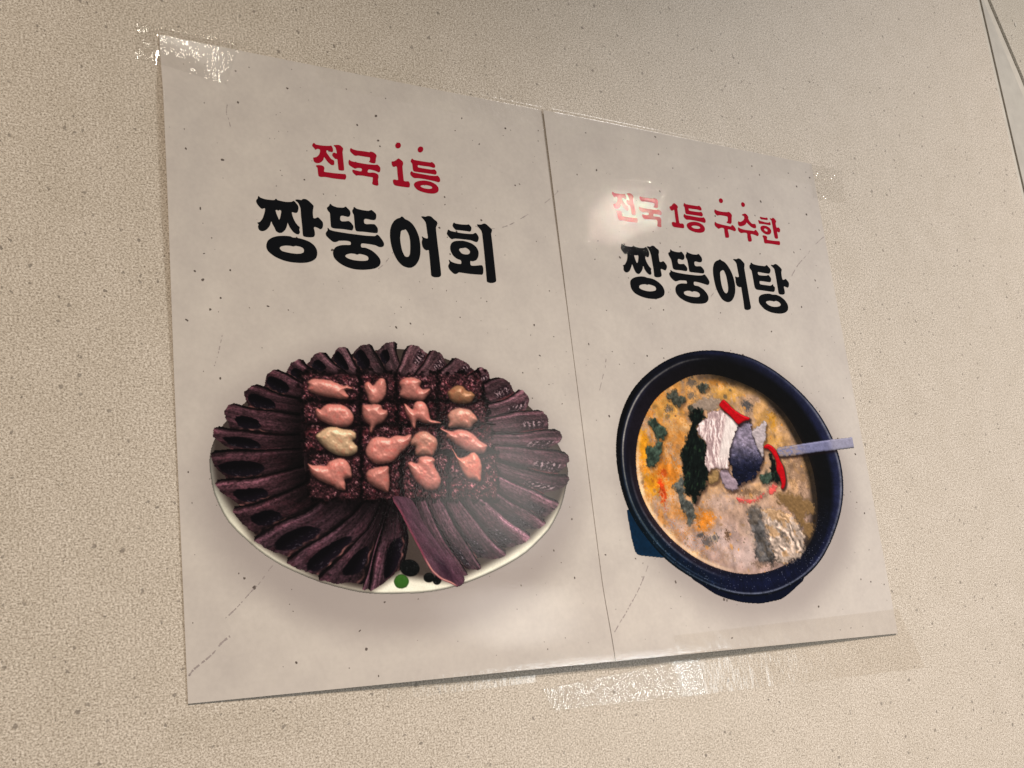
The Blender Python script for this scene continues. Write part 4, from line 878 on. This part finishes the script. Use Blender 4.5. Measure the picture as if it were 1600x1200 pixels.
# dimple in one sac, and the loose slice at the foot of the fan
w, d = cv.poly(smooth(np.array(ISO) / 10.0, 3))
X = cv.X[w]; Z = cv.Z[w]
lab = cv.new('fish_slice')
ax = arr([PL[2][0][0], PL[2][0][1]]); bx_ = PL[2][1]
dr = (bx_ - ax); ln = np.linalg.norm(dr); dr /= ln
s_ = ((X - ax[0]) * dr[0] + (Z - ax[1]) * dr[1]) / ln
off = (X - ax[0]) * -dr[1] + (Z - ax[1]) * dr[0]
st = fbm(off / 1.3, s_ * 9, 71, 3); gr = fbm(X / 0.6, Z / 0.6, 72, 2)
c = arr([92, 62, 76]) * (0.55 + 0.55 * st + 0.35 * (gr - 0.3))[..., None]
rim_ = sm(2.2, 0.4, d) * sm(-1, 3, off) * sm(0.1, 0.5, s_ + 0.4)
c = c * (1 - 0.55 * rim_[..., None]) + arr([150, 66, 84]) * 0.55 * rim_[..., None]
pk = np.exp(-(((s_ - 0.80) / 0.17) ** 2 + ((off - 1.0) / 3.0) ** 2) ** 1.5)
c = c * (1 - 0.7 * pk[..., None]) + arr([44, 26, 40]) * 0.7 * pk[..., None]
lip = np.exp(-((d - 0.9) / 0.5) ** 2) * sm(0.55, 0.68, s_) * sm(0, 2, off)
c = c * (1 - lip[..., None]) + arr([190, 140, 130]) * lip[..., None]
cv.put(w, d > 0, c, lab)
for P, kind in GARNISH:
    if kind == 'leafgreen':
        lump(cv, np.array(P) / 10.0, arr([58, 100, 40]), cv.new('leaf'), spec=0.0, seed=9, bump=0.1, amb=0.7, kd=0.4, hgt=0.15, shadow=False)
    else:
        lump(cv, np.array(P) / 10.0, arr([18, 20, 20]), cv.new('painted_berry'), spec=0.0, seed=11, bump=0.0, hgt=0.1, rag=0.0, shadow=False)
# put the loose slice above the painted berries
w, d = cv.poly(smooth(np.array(ISO) / 10.0, 3))
cv.put(w, d > 0, c, lab)
cv.build(POST[0], k_plate)

# ---- stew bowl
cb = Canvas(322, 183, 582, 391, 0.40)
k_bowl = cb.new('stew_bowl'); k_handle = cb.new('bowl_handle'); k_base = cb.new('bowl_foot'); k_soup = cb.new('soup')


def px_poly(P):
    return np.array(P, float) / 10.0


w, d = cb.poly(px_poly(HANDLE)); X = cb.X[w]; Z = cb.Z[w]
c = arr([12, 40, 62]) * (0.85 + 0.3 * fbm(X / 2, Z / 2, 4))[..., None]
c = c + (sm(1.0, 0.2, d) * 14)[..., None]
cb.put(w, d > 0, c, k_handle)
w, d = cb.poly(smooth(px_poly(BASE), 2)); X = cb.X[w]; Z = cb.Z[w]
c = arr([9, 15, 34]) * (0.8 + 0.4 * fbm(X / 2, Z / 2, 5))[..., None]
cb.put(w, d > 0, c, k_base)

def round_off(P, wdt):
    c0 = P.mean(0)
    a = np.arctan2(P[:, 1] - c0[1], P[:, 0] - c0[0]); r = np.hypot(P[:, 0] - c0[0], P[:, 1] - c0[1])
    o_ = np.argsort(a)
    A_ = np.linspace(-np.pi, np.pi, 240, endpoint=False)
    f_ = np.interp(A_, np.r_[a[o_] - 2 * np.pi, a[o_], a[o_] + 2 * np.pi], np.tile(r[o_], 3))
    k_ = np.exp(-0.5 * (np.arange(-20, 21) * 1.5 / wdt) ** 2); k_ /= k_.sum()
    f_ = np.convolve(np.r_[f_[-20:], f_, f_[:20]], k_, 'valid')
    return np.stack([c0[0] + f_ * np.cos(A_), c0[1] + f_ * np.sin(A_)], 1)


bo = round_off(smooth(px_poly(BOWL_OUT), 3), 6.0); bi = round_off(smooth(px_poly(BOWL_IN), 3), 7.0)
cx, cz = bi.mean(0)


def radial(P):
    a = np.arctan2(P[:, 1] - cz, P[:, 0] - cx); r = np.hypot(P[:, 0] - cx, P[:, 1] - cz)
    o_ = np.argsort(a); a = a[o_]; r = r[o_]
    return np.r_[a - 2 * np.pi, a, a + 2 * np.pi], np.r_[r, r, r]


w, d = cb.poly(bo); X = cb.X[w]; Z = cb.Z[w]
th = np.arctan2(Z - cz, X - cx); rad = np.hypot(X - cx, Z - cz)
Ro = np.interp(th, *radial(bo)); Ri = np.interp(th, *radial(bi))
q = np.clip((rad - Ri) / (Ro - Ri), 0, 1)
deg = np.degrees(th)   # 0 right, 90 down, 180 left, -90 up


def sector(c0, hw, soft=25):
    dd = np.abs((deg - c0 + 180) % 360 - 180)
    return sm(hw + soft, hw - soft * 0.3, dd)


grain = fbm(X / 0.8, Z / 0.8, 6, 2); cloud = fbm(X / 5, Z / 5, 8, 3)
streak = fbm(deg * 1.2, q * 3, 12, 2)
left = sector(-155, 42); top = sector(-85, 40); right = sector(-10, 48); bot = sector(80, 50); bl = sector(145, 22)
tot = left + top + right + bot + bl + 1e-6


def prof(stops):
    xs_ = [a for a, b in stops]
    return np.stack([np.interp(q, xs_, [b[k] for a, b in stops]) for k in range(3)], -1)


cl = prof([(0, (40, 34, 50)), (0.45, (36, 32, 50)), (0.60, (46, 46, 76)), (0.66, (225, 226, 245)), (0.71, (40, 46, 78)), (0.8, (16, 18, 28)), (1, (12, 13, 18))])
ct = prof([(0, (20, 18, 20)), (0.55, (18, 18, 24)), (0.78, (26, 28, 48)), (0.88, (36, 42, 84)), (0.97, (28, 34, 66)), (1, (22, 26, 42))])
cr_ = prof([(0, (30, 24, 26)), (0.15, (18, 18, 22)), (0.55, (16, 18, 26)), (0.70, (40, 46, 92)), (0.86, (56, 62, 112)), (0.93, (160, 166, 205)), (0.97, (40, 46, 84)), (1, (24, 28, 48))])
cbt = prof([(0, (44, 40, 60)), (0.1, (22, 28, 62)), (0.45, (26, 34, 78)), (0.80, (22, 28, 66)), (0.88, (140, 150, 195)), (0.93, (20, 26, 50)), (1, (8, 12, 28))])
cbl = prof([(0, (92, 72, 84)), (0.22, (60, 46, 66)), (0.32, (150, 156, 190)), (0.40, (20, 40, 72)), (0.66, (12, 40, 64)), (0.72, (96, 130, 176)), (0.78, (12, 40, 64)), (1, (10, 32, 52))])
c = (cl * left[..., None] + ct * top[..., None] + cr_ * right[..., None] + cbt * bot[..., None] + cbl * bl[..., None]) / tot[..., None]
c = (c * 0.74) * arr([1.03, 1.0, 0.88])
c *= (0.78 + 0.3 * cloud + 0.28 * (grain - 0.5) + 0.3 * (streak - 0.5) * sector(70, 70))[..., None]
fl = (fbm(X / 0.5, Z / 0.5, 22, 1) > 0.93) * sector(90, 60)
c = c + (fl * 70)[..., None]
cb.put(w, d > 0, c, k_bowl)

# soup surface
w, d = cb.poly(bi); X = cb.X[w]; Z = cb.Z[w]
n1 = fbm(X / 9, Z / 9, 31, 3); n2 = fbm(X / 3, Z / 3, 32, 3); n3 = fbm(X / 0.9, Z / 0.9, 33, 2)
tan = arr([198, 156, 108]); gre = arr([170, 142, 124]); pnk = arr([178, 150, 140])
fy = sm(270, 340, Z)[..., None]
c = tan * (1 - fy) + pnk * fy
k_ = sm(0.42, 0.66, n1)[..., None]
c = c * (1 - 0.75 * k_) + gre * 0.75 * k_
rt = (sm(470, 520, X) * sm(300, 250, Z))[..., None]
c = c * (1 - 0.5 * rt) + arr([176, 144, 118]) * 0.5 * rt
om = sm(425, 352, X + 0.25 * (Z - 280)) * sm(0.36, 0.62, fbm(X / 4.5, Z / 6.0, 47, 4) + 0.15 * (n3 - 0.4))
c = c * (1 - 0.62 * om[..., None]) + arr([210, 138, 52]) * 0.62 * om[..., None]
KC = {'yel': arr([224, 158, 40]), 'org': arr([212, 136, 52]), 'redd': arr([206, 74, 30]), 'tan': arr([206, 158, 88]), 'pale': arr([190, 166, 158]), 'brn': arr([108, 84, 66]),
      'crm': arr([224, 190, 148]), 'gry': arr([96, 92, 92]), 'lil': arr([176, 156, 164]), 'drk': arr([50, 44, 42])}
for (px_, pz_), rx, rz, kind, st in PATCHES:
    r_ = np.sqrt(((X - px_ / 10) / (rx / 10)) ** 2 + ((Z - pz_ / 10) / (rz / 10)) ** 2)
    a = sm(1.25, 0.45, r_ + 0.9 * (n2 - 0.5) + 1.1 * (n3 - 0.4)) * min(1, st * 1.25)
    c = c * (1 - a[..., None]) + KC[kind] * a[..., None]
c *= (0.70 + 0.44 * fbm(X / 5, Z / 5, 36, 3) + 0.10 * (n3 - 0.36))[..., None]
# foam rings, oil drops and scraps that float in the broth
rs = np.random.RandomState(5)
for k in range(520):
    fx_ = rs.uniform(X.min(), X.max()); fz_ = rs.uniform(Z.min(), Z.max()); fr = rs.uniform(0.5, 2.6) * (0.5 + rs.rand())
    j0, i0 = int((fz_ - Z[0, 0]) / cb.r), int((fx_ - X[0, 0]) / cb.r)
    h_ = int(fr * 2 / cb.r) + 2
    ww = (slice(max(0, j0 - h_), j0 + h_), slice(max(0, i0 - h_), i0 + h_))
    if X[ww].size == 0:
        continue
    th_ = rs.uniform(0, 3.14); ex = rs.uniform(0.4, 1.0)
    ux = (X[ww] - fx_) * math.cos(th_) + (Z[ww] - fz_) * math.sin(th_); uz = -(X[ww] - fx_) * math.sin(th_) + (Z[ww] - fz_) * math.cos(th_)
    r_ = np.hypot(ux, uz / ex) / fr + 0.5 * (n2[ww] - 0.5) + 0.5 * (n3[ww] - 0.4)
    kind = rs.randint(6)
    tgt = [arr([132, 104, 76]), arr([220, 188, 150]), arr([198, 140, 72]), arr([104, 92, 76]), arr([200, 168, 150]), arr([168, 136, 104])][kind]
    a_ = sm(1.1, 0.5, r_) * rs.uniform(0.3, 0.85)
    if kind in (1, 4):
        a_ = np.exp(-((r_ - 0.8) / 0.22) ** 2) * 0.45
    c[ww] = c[ww] * (1 - a_[..., None]) + tgt * a_[..., None]
oil = (fbm(X / 0.7, Z / 0.7, 41, 2) > 0.70) * sm(430, 370, X)
c = c * (1 - 0.55 * oil[..., None]) + arr([190, 108, 30]) * 0.55 * oil[..., None]
pep = (fbm(X / 0.8, Z / 0.8, 45, 1) > 0.955)
c = c * (1 - 0.75 * pep[..., None]) + arr([58, 44, 36]) * 0.75 * pep[..., None]
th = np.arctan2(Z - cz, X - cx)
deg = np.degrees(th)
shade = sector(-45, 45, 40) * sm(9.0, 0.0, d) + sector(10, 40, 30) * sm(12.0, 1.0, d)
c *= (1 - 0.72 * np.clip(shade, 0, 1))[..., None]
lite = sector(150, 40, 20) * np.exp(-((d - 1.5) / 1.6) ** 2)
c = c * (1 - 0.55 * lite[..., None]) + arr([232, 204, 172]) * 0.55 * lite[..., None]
st_ = np.exp(-(((X - 462) / 22) ** 2 + ((Z - 338) / 16) ** 2)) * (0.35 + 0.9 * fbm(X / 7, Z / 7, 43, 3))
c = c * (1 - 0.55 * np.clip(st_, 0, 1)[..., None]) + arr([206, 190, 184]) * 0.55 * np.clip(st_, 0, 1)[..., None]
wet = (fbm(X / 0.9, Z / 0.9, 48, 1) > 0.965) * sm(0.45, 0.65, n2)
c = c + (wet * 46)[..., None]
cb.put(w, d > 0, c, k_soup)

SC = {'leafa': arr([62, 76, 66]), 'leafb': arr([72, 74, 66]), 'leafc': arr([84, 86, 82]), 'grey': arr([150, 132, 118]), 'scale': arr([100, 96, 95]), 'pale': arr([188, 168, 154]),
      'olive': arr([126, 100, 68]), 'darkg': arr([17, 24, 22]), 'skin': arr([74, 72, 96]), 'palegrey': arr([176, 164, 166]), 'bone': arr([150, 122, 84]), 'lilac': arr([152, 134, 144]),
      'flesh': arr([222, 200, 196]), 'red': arr([178, 14, 26]), 'pinkred': arr([206, 92, 86]), 'spoon': arr([112, 112, 138])}
for k, (name, kind, P) in enumerate(SOUP):
    P = px_poly(P)
    lab = cb.new(name)
    big = 3.4 if kind in ('flesh', 'skin', 'pale', 'scale') else 1.8
    kw = dict(hgt=0.5, spec=0.2, bump=0.5, R=big, tex=1.5, amb=0.50, kd=0.62, rag=1.3, sh=0.45, blood=0.0)
    if kind in ('red', 'spoon'):
        kw.update(spec=0.35, bump=0.3, hgt=0.6, R=1.6, rag=0.25, sh=0.7)
    if kind in ('darkg', 'skin'):
        kw.update(spec=0.15, amb=0.5, rag=2.6, fuzz=1.2, sh=0.5)
    if kind in ('leafa', 'leafb', 'leafc'):
        kw.update(fuzz=1.1, rag=2.2, sh=0.3)
    if kind == 'flesh':
        kw.update(hgt=0.45, amb=0.62, kd=0.5, rag=1.5, bump=0.2)
    if kind in ('pinkred', 'grey', 'pale', 'scale', 'olive', 'leafc'):
        kw.update(shadow=False, fuzz=2.4 if kind in ('scale', 'olive') else 1.6, hgt=0.35, rag=3.0, bump=0.35)
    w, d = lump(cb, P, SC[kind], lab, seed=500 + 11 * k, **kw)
    X = cb.X[w]; Z = cb.Z[w]
    inn = (d > 0)
    cc = cb.c[w]
    if kind == 'flesh':      # flaky muscle running down the piece
        u = (X - 424) + 0.10 * (Z - 262) + 3.0 * (fbm(X / 8, Z / 8, 59, 2) - 0.5) + 1.6 * (fbm(X / 2.5, Z / 2.5, 58, 2) - 0.5)
        fl = fbm(u / 1.3, Z / 6, 61, 4)
        m_ = np.clip((fl - 0.30) * 2.4, 0.0, 1.1) * 0.36 + 0.70
        cc[inn] = (cc * m_[..., None])[inn]
        gr2 = sm(0.60, 0.42, fl)[..., None]
        cc[inn] = (cc * (1 - 0.45 * gr2) + arr([150, 118, 122]) * 0.45 * gr2)[inn]
        wh = (sm(0, 4, (X - 424) * 1.0 + 0.45 * (Z - 262) - 5.5) * sm(290, 268, Z))[..., None]
        cc[inn] = (cc * (1 - 0.8 * wh) + arr([226, 216, 210]) * (0.86 + 0.2 * fbm(X / 3, Z / 5, 55)[..., None]) * 0.8 * wh)[inn]
    if kind == 'skin':
        g_ = sm(258, 284, Z + 9 * (fbm(X / 4, Z / 4, 69) - 0.5))[..., None]
        n_ = fbm(X / 3.4, Z / 2.0, 62, 3)[..., None]
        cnew = (arr([132, 122, 138]) * (1 - g_) + arr([24, 27, 46]) * g_) * (0.6 + 0.8 * n_)
        glint = (fbm(X / 1.6 + Z / 4, Z / 1.1, 63, 2) > 0.80)[..., None]
        cnew = cnew + glint * arr([40, 39, 46])
        cc[inn] = (cnew * (0.6 + 0.4 * sm(0, 1.2, d))[..., None])[inn]
    if kind == 'darkg':
        n_ = fbm((X * 0.9 + Z * 0.45) / 1.5, (Z * 0.9 - X * 0.45) / 4.5, 64, 4)[..., None]
        cc[inn] = (cc * (0.4 + 1.2 * n_))[inn] + (arr([18, 26, 12]) * sm(0.60, 0.8, n_))[inn]
    if kind in ('leafa', 'leafb', 'leafc'):
        n_ = fbm((X + Z) / 2.4, (X - Z) / 5.0, 65 + k, 4)[..., None]
        cc[inn] = (cc * (0.45 + 1.1 * n_))[inn]
    if kind in ('pale', 'scale'):
        wx = 9 * (fbm(X / 8, Z / 8, 57, 2) - 0.5) + 2 * (fbm(X / 3, Z / 3, 56, 2) - 0.5)
        uu = (X * 0.9 - Z * 0.35 + 1.8 * wx) / (1.15 if kind == 'pale' else 2.4)
        n_ = (0.42 + 0.13 * np.sin(uu + 4 * fbm(X / 4, Z / 4, 53, 3)) * sm(0.3, 0.7, fbm(X / 6, Z / 6, 54, 2)) * 1.6 + 0.42 * (fbm(X / 3.5, Z / 5, 66 + k, 4) - 0.5))[..., None]
        cc[inn] = (cc * (0.42 + 1.15 * n_))[inn]
        o_ = (sm(0.50, 0.7, fbm(X / 5, Z / 5, 67) + 0.25 * sm(330, 318, Z)) * (0.8 if kind == 'pale' else 0.2))[..., None]
        cc[inn] = (cc * (1 - 0.5 * o_) + arr([184, 134, 76]) * 0.5 * o_)[inn]
    if kind == 'spoon':
        v_ = (Z - (272 - (X - 500) * 0.055))
        lo = sm(-2.5, 3.5, v_)[..., None]
        cc[inn] = (cc * (1.06 - 0.50 * lo))[inn]
        tipf = (sm(548, 560, X) * 0.35)[..., None]
        cc[inn] = (cc * (1 - tipf) + arr([190, 182, 180]) * tipf)[inn]
        a = (sm(0.3, 0.62, fbm(X / 3, Z / 1.2, 68)) * sm(528, 506, X) * 0.5)[..., None]
        cc[inn] = (cc * (1 - a) + arr([176, 146, 112]) * a)[inn]
cb.build(POST[1], k_bowl)


# ------------------------------------------------------------------ clear tape strips
def tape_strip(quad, label, mat, lift, seed, crumple=0.00012, nx=110, nz=34):
    """a film strip laid over sheet edge and wall; quad in 0.1 mm: four corners"""
    q = np.array(quad, float) / 10.0
    rg = random.Random(seed)
    u = np.linspace(0, 1, nx)[None, :, None]; v = np.linspace(0, 1, nz)[:, None, None]
    P = (q[0] * (1 - u) + q[1] * u) * (1 - v) + (q[3] * (1 - u) + q[2] * u) * v
    U = np.broadcast_to(u[..., 0], P.shape[:2]); V = np.broadcast_to(v[..., 0], P.shape[:2])
    # toothed torn ends
    P = P.copy()
    P[:, 0, 0] += 0.5 * (np.arange(nz) % 2); P[:, -1, 0] -= 0.5 * (np.arange(nz) % 2)
    X = P[..., 0] / 1000; Z = -P[..., 1] / 1000
    dx = np.maximum(np.maximum(0 - X, X - 0.594), 0); dz = np.maximum(np.maximum(Z, -0.42 - Z), 0)
    dist = np.hypot(dx, dz)
    on = sheet_y(np.clip(X, 0, 0.594), np.clip(Z, -0.42, 0))
    k = 1 - sm(0.0, 0.0035, dist)
    Y = on * k + 0.00012 + lift
    Y = Y + crumple * fbm(X * 130, Z * 130, seed, 2)
    vs = np.stack([X, -Y, Z], -1).reshape(-1, 3)   # film 0.05 mm thick: one skin
    f = []
    for j in range(nz - 1):
        for i in range(nx - 1):
            a = j * nx + i
            f.append((a, a + nx, a + nx + 1, a + 1))
    o = link('tape_strip', mesh('tape_strip', vs, f), None, mat)
    for p_ in o.data.polygons:
        p_.use_smooth = True
    thing(o, label, 'tape', 'clear tape strips holding the posters')
    return o


for quad, label, mname, lift, seed in TAPES:
    tape_strip(quad, label, TM[mname], lift, seed, {'glint': 0.0006, 'aged': 0.0003}.get(mname, 0.00012))
